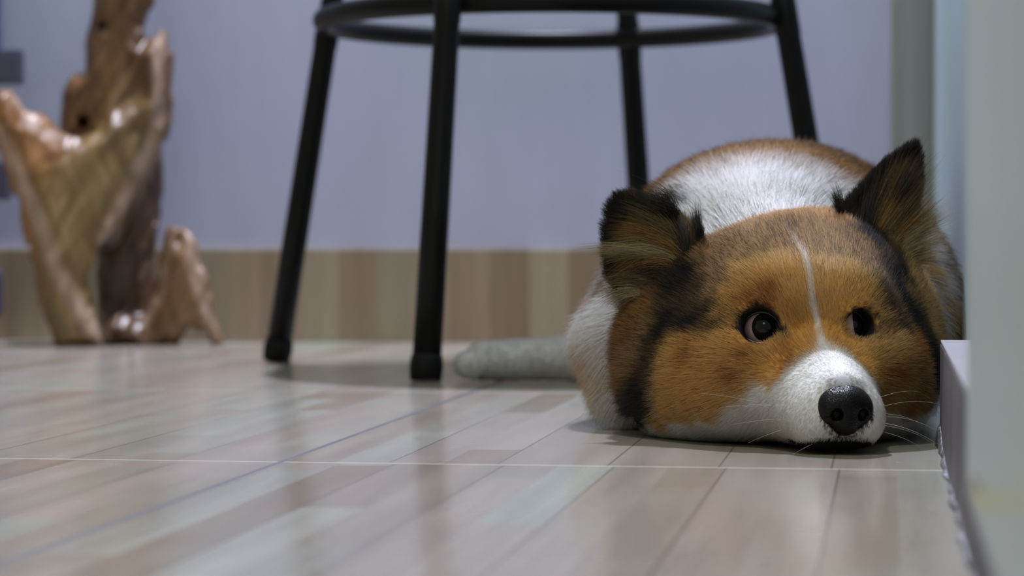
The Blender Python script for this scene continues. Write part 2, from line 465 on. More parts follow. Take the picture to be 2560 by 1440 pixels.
def drift_parts(P):
    st = np.stack([P[..., 0], P[..., 1], P[..., 2] * .45], -1)
    q = P.copy()
    q[..., 0] += (vnoise(st, 34, 3) - .5) * .010 + (vnoise(st, 90, 4) - .5) * .005
    q[..., 1] += (vnoise(st, 22, 5) - .5) * .020
    q[..., 2] += (vnoise(P, 34, 6) - .5) * .010
    # long grooves running up and to the right, as the grain does
    sr = np.stack([P[..., 0] * 1.6 - P[..., 2] * .75, P[..., 1] * .7, P[..., 2] * .18 + P[..., 0] * .1], -1)
    gr = (np.abs(vnoise(sr, 48, 9) - .5) - .2) * .026 + (vnoise(sr, 120, 10) - .5) * .006
    out = []
    for nm, (pl, w0, th, (lu, lv)) in PIECES.items():
        pts2 = [((x - 205) * DS, (866 - y) * DS) for x, y in pl]
        cx_ = sum(p[0] for p in pts2) / len(pts2); cz_ = sum(p[1] for p in pts2) / len(pts2)
        p2 = poly2(q[..., 0], q[..., 2], pts2)
        thick = th * np.clip(.55 + (-p2) / .022, .35, 1.25)
        dwp = np.abs(q[..., 1] - w0 - lu * (q[..., 0] - cx_) - lv * (q[..., 2] - cz_)) - thick
        out.append(smax(p2, dwp, .008) + gr * .55)
    return out
def drift_sdf(P):
    o = drift_parts(P); d = o[0]
    for e in o[1:]: d = smin(d, e, .014)
    d = smax(d, -cap(P, dw(212, 318, -.09), dw(200, 300, .04), 22 * DS, 13 * DS), .008)
    d = smax(d, -cap(P, dw(252, 70, -.05), dw(246, 60, .03), 17 * DS, 10 * DS), .008)
    return smax(d, .0005 - P[..., 2], .002)
dv, df = surface_nets(drift_sdf, (-.135, -.075, -.004), (.175, .13, .50), .0028)
M = Mat('polished_driftwood')
tc = M.node('ShaderNodeTexCoord').outputs['Object']
mp_ = M.node('ShaderNodeMapping'); M.l.new(tc, mp_.inputs[0]); mp_.inputs['Rotation'].default_value = (0, math.radians(24), 0)
a = M.noise(mp_.outputs[0], 22, 4, (1.4, 1.0, .16), .55); cN = M.noise(mp_.outputs[0], 80, 3, (1.5, 1.2, .10))
bcol = M.node('ShaderNodeAttribute', attribute_name='wood_and_highlight').outputs['Color']
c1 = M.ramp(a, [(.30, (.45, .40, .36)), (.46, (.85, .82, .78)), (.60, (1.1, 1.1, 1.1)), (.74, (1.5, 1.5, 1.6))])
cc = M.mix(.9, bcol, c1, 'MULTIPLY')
cc = M.mix(1.0, cc, (.84, .82, .80), 'MULTIPLY')
cc = M.mix(.5, cc, M.ramp(cN, [(.35, (.45, .38, .30)), (.6, (1.1, 1.08, 1.05))]), 'MULTIPLY')
M.set(Base_Color=cc, Roughness=.40, Specular_IOR_Level=.5, Coat_Weight=.2, Coat_Roughness=.3)
M.bump(cN, .35, .003)
drift = fast_mesh('driftwood_sculpture', dv, df, M.m)
pd = np.stack(drift_parts(dv), 1); own_ = pd.argmin(1)
tones = np.array([srgb(132, 108, 64), srgb(112, 76, 40), srgb(82, 54, 32), srgb(142, 94, 44), srgb(146, 110, 76), srgb(96, 72, 50)])
wg = np.exp(-(pd - pd.min(1, keepdims=True)) / .010); wg /= wg.sum(1, keepdims=True)
vcd = wg @ tones
left_side = np.clip((-dv[:, 0] - .030 - .10 * np.clip(dv[:, 2] - .05, 0, .2)) / .012, 0, 1)[:, None] * (own_ == 0)[:, None]
vcd = vcd * (1 - left_side) + np.array(srgb(150, 102, 44)) * left_side
# pale ridges: wear plus highlights from the light above, painted into the colour
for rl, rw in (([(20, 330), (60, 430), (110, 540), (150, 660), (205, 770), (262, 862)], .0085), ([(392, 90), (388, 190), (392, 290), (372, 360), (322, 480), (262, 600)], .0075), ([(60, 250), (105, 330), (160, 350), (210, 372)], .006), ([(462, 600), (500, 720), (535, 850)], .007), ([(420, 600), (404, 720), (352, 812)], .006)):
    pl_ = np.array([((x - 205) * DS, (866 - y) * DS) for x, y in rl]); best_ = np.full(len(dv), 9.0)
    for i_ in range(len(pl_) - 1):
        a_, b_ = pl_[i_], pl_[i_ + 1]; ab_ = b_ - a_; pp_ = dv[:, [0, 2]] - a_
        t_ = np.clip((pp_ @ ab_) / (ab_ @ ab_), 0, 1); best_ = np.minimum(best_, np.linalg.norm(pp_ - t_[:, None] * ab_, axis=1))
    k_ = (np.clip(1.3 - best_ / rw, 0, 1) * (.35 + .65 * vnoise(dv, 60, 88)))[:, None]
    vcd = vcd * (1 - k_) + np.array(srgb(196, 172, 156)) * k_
cad = drift.data.color_attributes.new('wood_and_highlight', 'FLOAT_COLOR', 'POINT')
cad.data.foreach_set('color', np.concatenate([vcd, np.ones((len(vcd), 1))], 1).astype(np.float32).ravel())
drift.location = (DX, DY, 0)
drift.rotation_euler = (0, 0, YAW)
drift['label'] = 'gnarled brown driftwood root sculpture standing on the floor in front of the wall'
drift['category'] = 'driftwood'

# ------------------------------------------------------------------ dark slatted rack at the far left edge
rack_m = paint('dark_grey_slat', srgb(74, 72, 92), .5, 40, .3)
rack = bpy.data.objects.new('slatted_rack', None); COL.objects.link(rack)
rx_, ry_ = c2w(-.60, 2.86)
rack.location = (rx_, ry_, 0); rack.rotation_euler = (0, 0, YAW)
rack['label'] = 'dark grey slatted rack cut off by the left edge, behind the driftwood'
rack['category'] = 'rack'
SC = 2.86 / 6400
def rpx(px): return (px - 1280) * SC + .60
def rpz(py): return .113 + (600 - py) * SC
bm_obj('post', box_bm(rpx(-150), rpx(-60), -.012, .012, 0.0005, .60, .002), rack_m, rack)
bm_obj('upright', box_bm(rpx(-58), rpx(14), -.030, -.014, rpz(127), .60, .002), paint('violet_grey_post', srgb(74, 76, 118), .5, 20, .2), rack)
bm_obj('slat', box_bm(rpx(-420), rpx(70), -.036, -.0125, rpz(214), rpz(128), .003), rack_m, rack)
bm_obj('slat', box_bm(rpx(-420), rpx(36), -.036, -.0125, rpz(500), rpz(405), .003), rack_m, rack)
bm_obj('slat', box_bm(rpx(-420), rpx(16), -.036, -.0125, rpz(790), rpz(672), .008, 4), rack_m, rack)

# ------------------------------------------------------------------ dog
HY = math.radians(16)                       # the head is turned to the right
HO = np.array([-.0392, 1.414, 0.0])
HR = np.array([math.cos(HY), math.sin(HY), 0.0]); HF = np.array([math.sin(HY), -math.cos(HY), 0.0]); HU = np.array([0, 0, 1.0])
def to_head(P):
    q = P - HO
    return np.stack([q @ HR, q @ HF, q[..., 2]], -1)
def from_head(p):
    p = np.asarray(p, float)
    return HO + p[..., 0:1] * HR + p[..., 1:2] * HF + p[..., 2:3] * HU

EYE_R = .0114
EYES = [(-.0268, -.0110, .0640), (.0178, -.0110, .0650)]
LID_N = []
for s, e in zip((-1, 1), EYES):
    a = math.radians(21 if s < 0 else 19)
    n = HF * math.cos(a) + HR * math.sin(a) * s
    n = n * math.cos(math.radians(6)) + HU * math.sin(math.radians(6))
    LID_N.append(n / np.linalg.norm(n))
HOLE_R = (.0100, .0080)
HOLE = {id(n): r for n, r in zip(LID_N, HOLE_R)}

def sdf_head(P):
    q = to_head(P)
    d = ell(q, (0, -.072, .0660), (.060, .066, .0575))
    d = smin(d, ell(q, (-.020, -.026, .074), (.028, .032, .026)), .022)
    d = smin(d, ell(q, (.020, -.026, .074), (.028, .032, .026)), .022)
    d = smin(d, ell(q, (.028, -.088, .080), (.034, .045, .044)), .035)
    d = smin(d, cap(q, (0, -.025, .034), (0, .046, .0235), .032, .0195), .018)
    d = smin(d, cap(q, (0, -.012, .046), (0, .050, .0310), .0150, .0100), .012)
    for s in (-1, 1):
        wm = 1.0 if s < 0 else .62
        d = smin(d, cap(q, (s * .022 * wm, -.008, .030), (s * .010 * wm, .040, .0200), .024, .0160), .012)   # sides of the muzzle
        d = smin(d, ell(q, (s * .011, .048, .018), (.0125, .016, .0135)), .008)     # lip pads
        d = smin(d, ell(q, (s * .044, -.046, .036), (.034, .050, .036)), .022)     # cheeks
        d = smin(d, ell(q, (s * .034, -.010, .048), (.018, .022, .016)), .016)     # under the eye
        d = smin(d, ell(q, (s * .052, -.083, .046), (.039, .032, .052)), .040)      # ruff behind the cheek
    d = smax(d, .0015 - q[..., 2], .004)
    for e, n in zip(EYES, LID_N):
        c = from_head(np.array(e)).reshape(3)
        r = np.linalg.norm(P - c, axis=-1)
        d = smin(d, r - .0132, .008)
        pn = (P - c) @ n
        # round opening of the lids
        rad = np.sqrt(np.maximum(r * r - pn * pn, 0))
        hole = np.maximum(rad - HOLE[id(n)], -pn)
        d = smax(d, -np.maximum(hole, -.02), .0012)
        d = np.maximum(d, -(r - (EYE_R - .0012)))
    d = smax(d, -ell(q, (0, .0640, .0225), (.0105, .0120, .0095)), .002)
    return d
def sdf_body(P):
    d = ell(P, (-.078, 1.64, .074), (.095, .15, .087))
    d = smin(d, ell(P, (-.080, 1.86, .084), (.108, .27, .094)), .05)
    d = smin(d, ell(P, (-.078, 1.57, .050), (.106, .10, .046)), .03)
    d = smin(d, cap(P, (-.138, 1.62, .045), (-.150, 1.53, .022), .036, .020), .02)
    d = smin(d, cap(P, (-.16, 2.05, .026), (-.25, 2.03, .018), .026, .016), .03)
    d = smin(d, cap(P, (-.25, 2.03, .018), (-.318, 2.012, .017), .0165, .0150), .012)
    for k in range(3):
        d = smin(d, ell(P, (-.326 - .004 * (k == 1), 1.999 + .013 * k, .0145), (.0125, .0065, .0105)), .003)
    d = smin(d, ell(P, (-.004, 1.63, .068), (.042, .10, .060)), .02)
    return smax(d, .0015 - P[..., 2], .004)

# ears: cupped leaves given by their outline in the plane of the ear
class Ear:
    def __init__(s, c, n, outline, cup, th):
        s.c = np.array(c); n = np.array(n, float); s.n = n / np.linalg.norm(n)
        u = np.cross(np.array([0, 0, 1.0]), s.n); s.u = u / np.linalg.norm(u)
        s.v = np.cross(s.n, s.u); s.o = outline; s.cup = cup; s.th = th
    def loc(s, P):
        q = P - s.c
        return q @ s.u, q @ s.v, q @ s.n
    def mid(s, u, v): return s.cup * ((u * u + .4 * v * v) / .035) - .004
    def wor(s, u, v, w):
        u, v, w = np.asarray(u), np.asarray(v), np.asarray(w)
        return s.c + u[..., None] * s.u + v[..., None] * s.v + w[..., None] * s.n
    def sdf(s, P):
        u, v, w = s.loc(P)
        p = poly2(u, v, s.o); dw_ = np.abs(w - s.mid(u, v)) - s.th
        return smax(p, dw_, .004)
k1 = 1 / 4339.0
EAR_L = Ear((-.1325, 1.470, .1130), (-.22, -.97, .10),
            [((x - 1650) * k1, (600 - y) * k1) for x, y in
             [(1778, 575), (1735, 548), (1690, 520), (1640, 490), (1590, 474), (1545, 482), (1522, 520), (1515, 590), (1520, 650), (1535, 705), (1580, 750), (1660, 770), (1740, 740), (1790, 660)]], .30, .0022)
k2 = 1 / 4233.0; cs2 = 1 / .90
EAR_R = Ear((-.0045, 1.505, .1150), (.42, -.90, .08),
            [((x - 2205) * k2 * cs2, (600 - y) * k2) for x, y in
             [(2095, 560), (2120, 515), (2160, 470), (2215, 410), (2262, 375), (2288, 365), (2302, 400), (2308, 470), (2298, 540), (2280, 600), (2250, 660), (2180, 690), (2110, 640)]], .24, .0022)
def sdf_ears(P):
    return np.minimum(EAR_L.sdf(P), EAR_R.sdf(P))
def sdf_dog(P):
    return smin(smin(sdf_head(P), sdf_body(P), .02), sdf_ears(P), .008)
def grad(fn, P, e=.0008):
    g = np.stack([fn(P + np.eye(3)[i] * e) - fn(P - np.eye(3)[i] * e) for i in range(3)], -1)
    return g / np.maximum(np.linalg.norm(g, axis=-1, keepdims=True), 1e-9)

# coat markings: points on the dog and the colour of the hair that grows there
MARKS = [
    (-0.0309, 1.3878, 0.0528, 'W'), (-0.0251, 1.3652, 0.0453, 'W'), (-0.0381, 1.3789, 0.0489, 'W'), (-0.0191, 1.3883, 0.0485, 'W'),
    (-0.0146, 1.3648, 0.0412, 'W'), (-0.0466, 1.3776, 0.0446, 'W'), (-0.0484, 1.3681, 0.0365, 'W'), (-0.0525, 1.3655, 0.0281, 'W'),
    (-0.0416, 1.3542, 0.031, 'W'), (-0.0372, 1.3481, 0.0188, 'W'), (-0.0074, 1.3871, 0.0358, 'W'), (-0.0061, 1.3582, 0.0248, 'W'),
    (-0.0061, 1.358, 0.0143, 'W'), (-0.0291, 1.3572, 0.0415, 'W'), (-0.0208, 1.3596, 0.0425, 'W'), (-0.0614, 1.3765, 0.0274, 'W'),
    (-0.0592, 1.3749, 0.0168, 'W'), (-0.0503, 1.3658, 0.009, 'W'), (-0.0684, 1.3877, 0.0169, 'W'), (-0.0735, 1.4044, 0.008, 'W'),
    (-0.0823, 1.4049, 0.01, 'W'), (-0.092, 1.4199, 0.0044, 'W'), (-0.0655, 1.4203, 0.0025, 'W'), (-0.0124, 1.3612, 0.0055, 'W'),
    (-0.0061, 1.3615, 0.0098, 'W'), (-0.0546, 1.3668, 0.0238, 'W'), (-0.1035, 1.425, 0.005, 'W'), (-0.1158, 1.4394, 0.0031, 'W'),
    (-0.129, 1.4609, 0.0004, 'W'), (-0.0817, 1.4325, 0.0013, 'W'), (-0.1045, 1.4388, 0.0006, 'W'), (0.0046, 1.452, 0.0042, 'W'),
    (0.0161, 1.491, 0.0014, 'W'), (0.023, 1.4947, 0.0069, 'W'), (0.0045, 1.4381, 0.0097, 'W'), (-0.0621, 1.3904, 0.0503, 'O'),
    (-0.0608, 1.3869, 0.044, 'O'), (-0.0651, 1.3853, 0.038, 'O'), (-0.0684, 1.3875, 0.0418, 'O'), (-0.0749, 1.3887, 0.0352, 'O'),
    (-0.0685, 1.3885, 0.0471, 'O'), (-0.0793, 1.3896, 0.0459, 'O'), (-0.0905, 1.3955, 0.0499, 'O'), (-0.1022, 1.4059, 0.0527, 'O'),
    (-0.114, 1.4157, 0.0511, 'O'), (-0.116, 1.4139, 0.0401, 'O'), (-0.1018, 1.401, 0.0408, 'O'), (-0.0882, 1.393, 0.0392, 'O'),
    (-0.1161, 1.4146, 0.0289, 'O'), (-0.1019, 1.402, 0.0287, 'O'), (-0.0883, 1.3951, 0.0281, 'O'), (-0.1166, 1.4217, 0.0174, 'O'),
    (-0.1046, 1.4094, 0.0183, 'O'), (-0.1249, 1.4397, 0.0093, 'O'), (-0.0952, 1.4008, 0.0212, 'O'), (-0.0816, 1.392, 0.0295, 'O'),
    (-0.0555, 1.3882, 0.0472, 'D'), (-0.0548, 1.3954, 0.0545, 'D'), (-0.0728, 1.3893, 0.0503, 'D'), (-0.0815, 1.3904, 0.0415, 'D'),
    (-0.1045, 1.4073, 0.0515, 'D'), (-0.056, 1.3987, 0.0587, 'O'), (-0.0518, 1.4033, 0.0651, 'O'), (-0.0529, 1.4028, 0.0738, 'O'),
    (-0.0453, 1.4038, 0.0629, 'O'), (-0.0472, 1.3958, 0.0545, 'O'), (-0.0509, 1.4052, 0.0825, 'O'), (-0.0586, 1.4071, 0.089, 'O'),
    (-0.0696, 1.4092, 0.0912, 'O'), (-0.0783, 1.4096, 0.0867, 'O'), (-0.085, 1.4108, 0.0801, 'O'), (-0.0915, 1.4094, 0.0691, 'O'),
    (-0.0864, 1.3991, 0.0607, 'O'), (-0.0908, 1.3995, 0.0574, 'O'), (-0.0811, 1.4201, 0.0954, 'O'), (-0.0477, 1.4085, 0.0868, 'O'),
    (-0.0544, 1.4117, 0.0934, 'O'), (-0.0632, 1.4125, 0.0955, 'O'), (-0.0303, 1.4073, 0.0629, 'O'), (-0.0325, 1.4085, 0.0694, 'O'),
    (-0.026, 1.4102, 0.0694, 'O'), (-0.0259, 1.4061, 0.0586, 'O'), (-0.0172, 1.4042, 0.0522, 'O'), (-0.0118, 1.4028, 0.0468, 'O'),
    (-0.0282, 1.4101, 0.0781, 'O'), (-0.0304, 1.4127, 0.0868, 'O'), (-0.0217, 1.413, 0.0825, 'O'), (-0.0152, 1.4156, 0.0824, 'O'),
    (-0.024, 1.4174, 0.0911, 'O'), (-0.0195, 1.412, 0.0759, 'O'), (-0.0228, 1.4109, 0.0716, 'D'), (-0.0692, 1.4021, 0.0782, 'D'),
    (-0.0631, 1.4028, 0.0821, 'D'), (-0.0606, 1.4045, 0.0858, 'D'), (-0.0044, 1.4179, 0.0659, 'H'), (-0.0855, 1.419, 0.091, 'S'),
    (-0.0841, 1.4333, 0.1019, 'S'), (-0.0066, 1.4209, 0.0779, 'T'), (-0.0044, 1.4197, 0.0692, 'T'), (-0.0086, 1.4086, 0.0542, 'T'),
    (-0.0043, 1.4076, 0.0478, 'T'), (0.0022, 1.4111, 0.0476, 'T'), (0.0109, 1.4201, 0.0473, 'T'), (0.0175, 1.4301, 0.038, 'T'),
    (0.0043, 1.4165, 0.0562, 'T'), (0.0088, 1.4198, 0.0341, 'T'), (0.0001, 1.4111, 0.0345, 'T'), (0.0176, 1.4339, 0.0267, 'T'),
    (-0.0021, 1.4114, 0.0257, 'T'), (-0.002, 1.3651, 0.0223, 'D'), (0.0088, 1.4281, 0.0204, 'D'), (0.0178, 1.444, 0.0172, 'D'),
    (0.0022, 1.4115, 0.0411, 'D'), (0.0153, 1.4321, 0.0534, 'D'), (0.0055, 1.4584, 0.0861, 'K'), (0.0144, 1.4551, 0.0682, 'K'),
    (0.01, 1.4551, 0.076, 'K'), (-0.0044, 1.4254, 0.0822, 'H'), (-0.0011, 1.4266, 0.0756, 'H'), (0.02, 1.4563, 0.0592, 'H'),
    (0.0044, 1.4783, 0.1017, 'H'), (-0.0025, 1.5071, 0.1201, 'H'), (0.0245, 1.4584, 0.0501, 'K'), (0.001, 1.505, 0.1131, 'K'),
    (0.0066, 1.4703, 0.0927, 'K'), (0.0243, 1.4462, 0.0395, 'K'), (0.0065, 1.4251, 0.0624, 'H'), (-0.0001, 1.4537, 0.0929, 'H'),
    (-0.0088, 1.4276, 0.091, 'S'), (-0.0111, 1.441, 0.0997, 'S'), (-0.0157, 1.4543, 0.1086, 'S'), (0.0111, 1.4661, 0.0814, 'S'),
    (0.0147, 1.4866, 0.0902, 'T'), (0.0204, 1.4897, 0.0809, 'T'), (0.0284, 1.5558, 0.0699, 'T'), (0.0335, 1.5697, 0.0623, 'T'),
    (0.0165, 1.5562, 0.0987, 'T'), (0.0248, 1.4798, 0.0629, 'T'), (0.0418, 1.6119, 0.0585, 'T'), (-0.0705, 1.4273, 0.1042, 'S'),
    (-0.082, 1.4351, 0.1042, 'S'), (-0.0944, 1.4542, 0.1086, 'S'), (-0.0597, 1.434, 0.1086, 'S'), (-0.049, 1.4441, 0.1131, 'S'),
    (-0.0651, 1.4539, 0.1176, 'S'), (-0.0313, 1.4492, 0.1131, 'S'), (-0.0353, 1.4308, 0.1042, 'S'), (-0.0245, 1.4448, 0.1086, 'S'),
    (-0.0264, 1.4306, 0.102, 'S'), (-0.0811, 1.4578, 0.1154, 'S'), (-0.0423, 1.4454, 0.1131, 'S'), (-0.0722, 1.4185, 0.0987, 'T'),
    (-0.0613, 1.42, 0.101, 'T'), (-0.0371, 1.4182, 0.0955, 'T'), (-0.0263, 1.4209, 0.0955, 'T'), (-0.0197, 1.421, 0.0933, 'T'),
    (-0.0978, 1.4379, 0.0951, 'S'), (-0.0924, 1.4227, 0.0865, 'S'), (-0.0967, 1.4219, 0.0798, 'S'), (-0.0882, 1.4273, 0.0953, 'S'),
    (-0.1057, 1.4533, 0.104, 'S'), (-0.1028, 1.4771, 0.1131, 'S'), (-0.1175, 1.4311, 0.0683, 'K'), (-0.1055, 1.4212, 0.0687, 'K'),
    (-0.1244, 1.4329, 0.0615, 'K'), (-0.1163, 1.4443, 0.086, 'K'), (-0.1175, 1.4584, 0.0994, 'K'), (-0.1096, 1.4454, 0.0928, 'K'),
    (-0.1157, 1.4362, 0.0772, 'H'), (-0.106, 1.4267, 0.0752, 'H'), (-0.0961, 1.4135, 0.069, 'H'), (-0.1067, 1.4369, 0.0862, 'H'),
    (-0.129, 1.434, 0.0547, 'H'), (-0.1131, 1.4606, 0.1063, 'H'), (-0.0912, 1.4056, 0.0648, 'H'), (-0.0987, 1.4189, 0.0732, 'H'),
    (-0.094, 1.4146, 0.0733, 'H'), (-0.0862, 1.5085, 0.1225, 'R'), (-0.0744, 1.506, 0.1253, 'R'), (-0.0619, 1.4861, 0.1274, 'R'),
    (-0.0504, 1.4859, 0.1293, 'R'), (-0.0367, 1.487, 0.1292, 'R'), (-0.0297, 1.4782, 0.1257, 'R'), (-0.093, 1.5039, 0.119, 'R'),
    (-0.1311, 1.4332, 0.0457, 'H'), (-0.1349, 1.4372, 0.0365, 'H'), (-0.1577, 1.5033, 0.0423, 'U'), (-0.1594, 1.5081, 0.0326, 'U'),
    (-0.1601, 1.5105, 0.0229, 'U'), (-0.1613, 1.5152, 0.0131, 'U'), (-0.1375, 1.4416, 0.0317, 'K'), (-0.1378, 1.4441, 0.0248, 'K'),
    (-0.1396, 1.4515, 0.0175, 'K'), (-0.1479, 1.5173, 0.0059, 'K'), (-0.1499, 1.5281, -0.0015, 'K'), (-0.1391, 1.4583, 0.0101, 'K'),
    (-0.1355, 1.4436, 0.0203, 'K'), (-0.1389, 1.4438, 0.0497, 'S'), (-0.1441, 1.4498, 0.0448, 'S'), (-0.1294, 1.4389, 0.0635, 'S'),
    (-0.1545, 1.5071, 0.0658, 'U'), (-0.1502, 1.4647, 0.0579, 'U'), (-0.1561, 1.4994, 0.0472, 'U'), (-0.1513, 1.4644, 0.0395, 'U'),
    (-0.1569, 1.5073, 0.0279, 'U'), (-0.1584, 1.5109, 0.0182, 'U'), (-0.1397, 1.4518, 0.0676, 'U'), (-0.1559, 1.5208, 0.0749, 'U'),
    (-0.1418, 1.45, 0.0585, 'U'), (-0.1647, 1.5351, 0.0745, 'U'), (-0.1347, 1.4476, 0.07, 'U'), (-0.1629, 1.5189, 0.0105, 'C'),
    (-0.1602, 1.5278, 0.0027, 'C'), (-0.1638, 1.5279, -0.0034, 'C'), (-0.1647, 1.5134, 0.0275, 'C'), (-0.1023, 1.5209, 0.1226, 'K'),
    (-0.1064, 1.528, 0.1262, 'K'), (-0.114, 1.5339, 0.1263, 'K'), (-0.1255, 1.5574, 0.1326, 'K'), (-0.1439, 1.6272, 0.1411, 'K'),
    (-0.142, 1.4754, 0.142, 'K'), (-0.1534, 1.473, 0.1397, 'K'), (-0.1603, 1.4723, 0.1316, 'K'), (-0.158, 1.4725, 0.1224, 'K'),
    (-0.1601, 1.4708, 0.1085, 'K'), (-0.1587, 1.469, 0.0947, 'K'), (-0.1511, 1.4734, 0.1293, 'K'), (-0.1418, 1.4734, 0.1316, 'K'),
    (-0.0253, 1.4904, 0.1293, 'K'), (-0.0209, 1.4973, 0.1363, 'K'), (-0.014, 1.5015, 0.1433, 'K'), (-0.0049, 1.5056, 0.155, 'K'),
    (0.0043, 1.508, 0.162, 'K'), (0.0147, 1.5094, 0.1678, 'K'), (0.0182, 1.5119, 0.1551, 'K'), (-0.0161, 1.4853, 0.1223, 'K'),
    (-0.0094, 1.5046, 0.1364, 'K'), (-0.0092, 1.4725, 0.1131, 'K'), (-0.1325, 1.4721, 0.1223, 'G'), (-0.123, 1.469, 0.1154, 'G'),
    (-0.1418, 1.4732, 0.1177, 'G'), (-0.118, 1.4651, 0.1085, 'G'), (-0.137, 1.4713, 0.1039, 'B'), (-0.1269, 1.4613, 0.0948, 'B'),
    (-0.1413, 1.4681, 0.0901, 'B'), (-0.1509, 1.4716, 0.1039, 'B'), (-0.1505, 1.4674, 0.0855, 'B'), (-0.1487, 1.473, 0.1131, 'B'),
    (0.009, 1.5111, 0.1458, 'G'), (0.0021, 1.5099, 0.1318, 'G'), (-0.0025, 1.5058, 0.1178, 'G'), (0.009, 1.512, 0.1271, 'G'),
    (0.0044, 1.4978, 0.1085, 'G'), (0.0136, 1.5128, 0.1364, 'G'), (-0.1046, 1.5364, 0.1323, 'W'), (-0.0945, 1.5275, 0.1298, 'W'),
    (-0.0874, 1.5289, 0.1322, 'W'), (-0.0757, 1.5318, 0.1346, 'W'), (-0.0639, 1.5333, 0.1346, 'W'), (-0.0523, 1.5419, 0.1359, 'W'),
    (-0.0407, 1.5517, 0.136, 'W'), (-0.0338, 1.5636, 0.1373, 'W'), (-0.128, 1.588, 0.1429, 'W'), (-0.1172, 1.5768, 0.1451, 'W'),
    (-0.1018, 1.567, 0.1473, 'W'), (-0.0901, 1.5748, 0.1524, 'W'), (-0.0782, 1.581, 0.1549, 'W'), (-0.066, 1.5837, 0.155, 'W'),
    (-0.0541, 1.5933, 0.1552, 'W'), (-0.042, 1.5998, 0.1528, 'W'), (-0.0321, 1.598, 0.1478, 'W'), (-0.0885, 1.5474, 0.142, 'W'),
    (-0.0648, 1.5538, 0.1445, 'W'), (-0.046, 1.5676, 0.1447, 'W'), (-0.1104, 1.55, 0.1373, 'W'), (-0.1417, 1.472, 0.1465, 'U'),
    (-0.1474, 1.6664, 0.1548, 'U'), (-0.14, 1.6716, 0.1576, 'U'), (-0.1377, 1.8141, 0.167, 'U'), (-0.1239, 1.8196, 0.1699, 'U'),
    (-0.1069, 1.7724, 0.1706, 'U'), (-0.089, 1.6941, 0.1698, 'U'), (-0.075, 1.6736, 0.1691, 'U'), (-0.0655, 1.7657, 0.1721, 'U'),
    (-0.0523, 1.783, 0.1712, 'U'), (-0.039, 1.8013, 0.1689, 'U'), (-0.0286, 1.8449, 0.1674, 'U'), (-0.0173, 1.8466, 0.1617, 'U'),
    (-0.1497, 1.6639, 0.1496, 'U'), (-0.178, 1.5895, 0.0831, 'W'), (-0.1813, 1.5742, 0.0735, 'W'), (-0.1718, 1.5337, 0.0649, 'W'),
    (-0.1817, 1.5565, 0.0593, 'W'), (-0.1702, 1.5196, 0.051, 'W'), (-0.1767, 1.5346, 0.0407, 'W'), (-0.2387, 2.0171, 0.0306, 'W'),
    (-0.1711, 1.5282, 0.0074, 'W'), (-0.1756, 1.5255, -0.0021, 'W'), (-0.174, 1.5323, 0.0312, 'L'), (-0.237, 2.03, 0.0014, 'L'),
    (-0.1736, 1.5287, 0.0217, 'L'), (-0.1711, 1.5282, 0.017, 'L'), (0.0194, 1.5989, 0.1156, 'W'), (0.0167, 1.5768, 0.1107, 'W'),
    (0.0265, 1.5853, 0.1009, 'W'), (0.019, 1.5681, 0.1034, 'W'), (0.0238, 1.5655, 0.0938, 'W'), (0.0312, 1.577, 0.0839, 'W'),
    (0.0395, 1.6208, 0.0732, 'W'), (0.0218, 1.6004, 0.1131, 'W'), (0.0443, 1.6146, 0.0659, 'W'), (0.0275, 1.5103, 0.1224, 'S'),
    (0.0371, 1.6266, 0.1031, 'S'), (0.042, 1.6251, 0.0906, 'S'), (0.0252, 1.5122, 0.1318, 'S'), (-0.3247, 1.9928, 0.0185, 'W'),
    (-0.3035, 2.0, 0.0183, 'W'), (-0.2788, 2.0058, 0.0182, 'W'), (-0.2569, 2.0099, 0.0181, 'W'), (-0.3043, 2.0052, 0.0053, 'W'),
    (-0.2576, 2.0148, 0.0052, 'W'), (-0.0541, 1.4498, 0.1165, 'Z'), (-0.0487, 1.4355, 0.1086, 'Z'), (-0.0443, 1.4249, 0.102, 'Z'),
    (-0.042, 1.4148, 0.0933, 'Z'), (-0.0405, 1.4086, 0.0825, 'Z'), (-0.0394, 1.4074, 0.0738, 'Z'), (-0.0376, 1.4065, 0.0662, 'Z'),
    (-0.0355, 1.4004, 0.0588, 'Z'), (-0.0319, 1.3872, 0.0528, 'Z'), (-0.0683, 1.3852, 0.0332, 'W'), (-0.0705, 1.3865, 0.0267, 'W'),
    (-0.0795, 1.3938, 0.0218, 'W'), (-0.0843, 1.4006, 0.0147, 'W'), (-0.0959, 1.4111, 0.0106, 'W'), (-0.1104, 1.4271, 0.007, 'W'),
    (-0.1232, 1.4468, 0.0032, 'W'), (0.0023, 1.4297, 0.0136, 'W'), (0.0112, 1.4447, 0.0104, 'W'), (0.0207, 1.4944, 0.0046, 'W'),
    (0.0252, 1.4941, 0.0116, 'W'), (-0.002, 1.3691, 0.0135, 'W'),
]

BLAZE = np.array([[m[0], m[1], m[2]] for m in MARKS if m[3] == 'Z'])
MP = np.array([[m[0], m[1], m[2]] for m in MARKS if m[3] != 'Z'])
MK = [m[3] for m in MARKS if m[3] != 'Z']
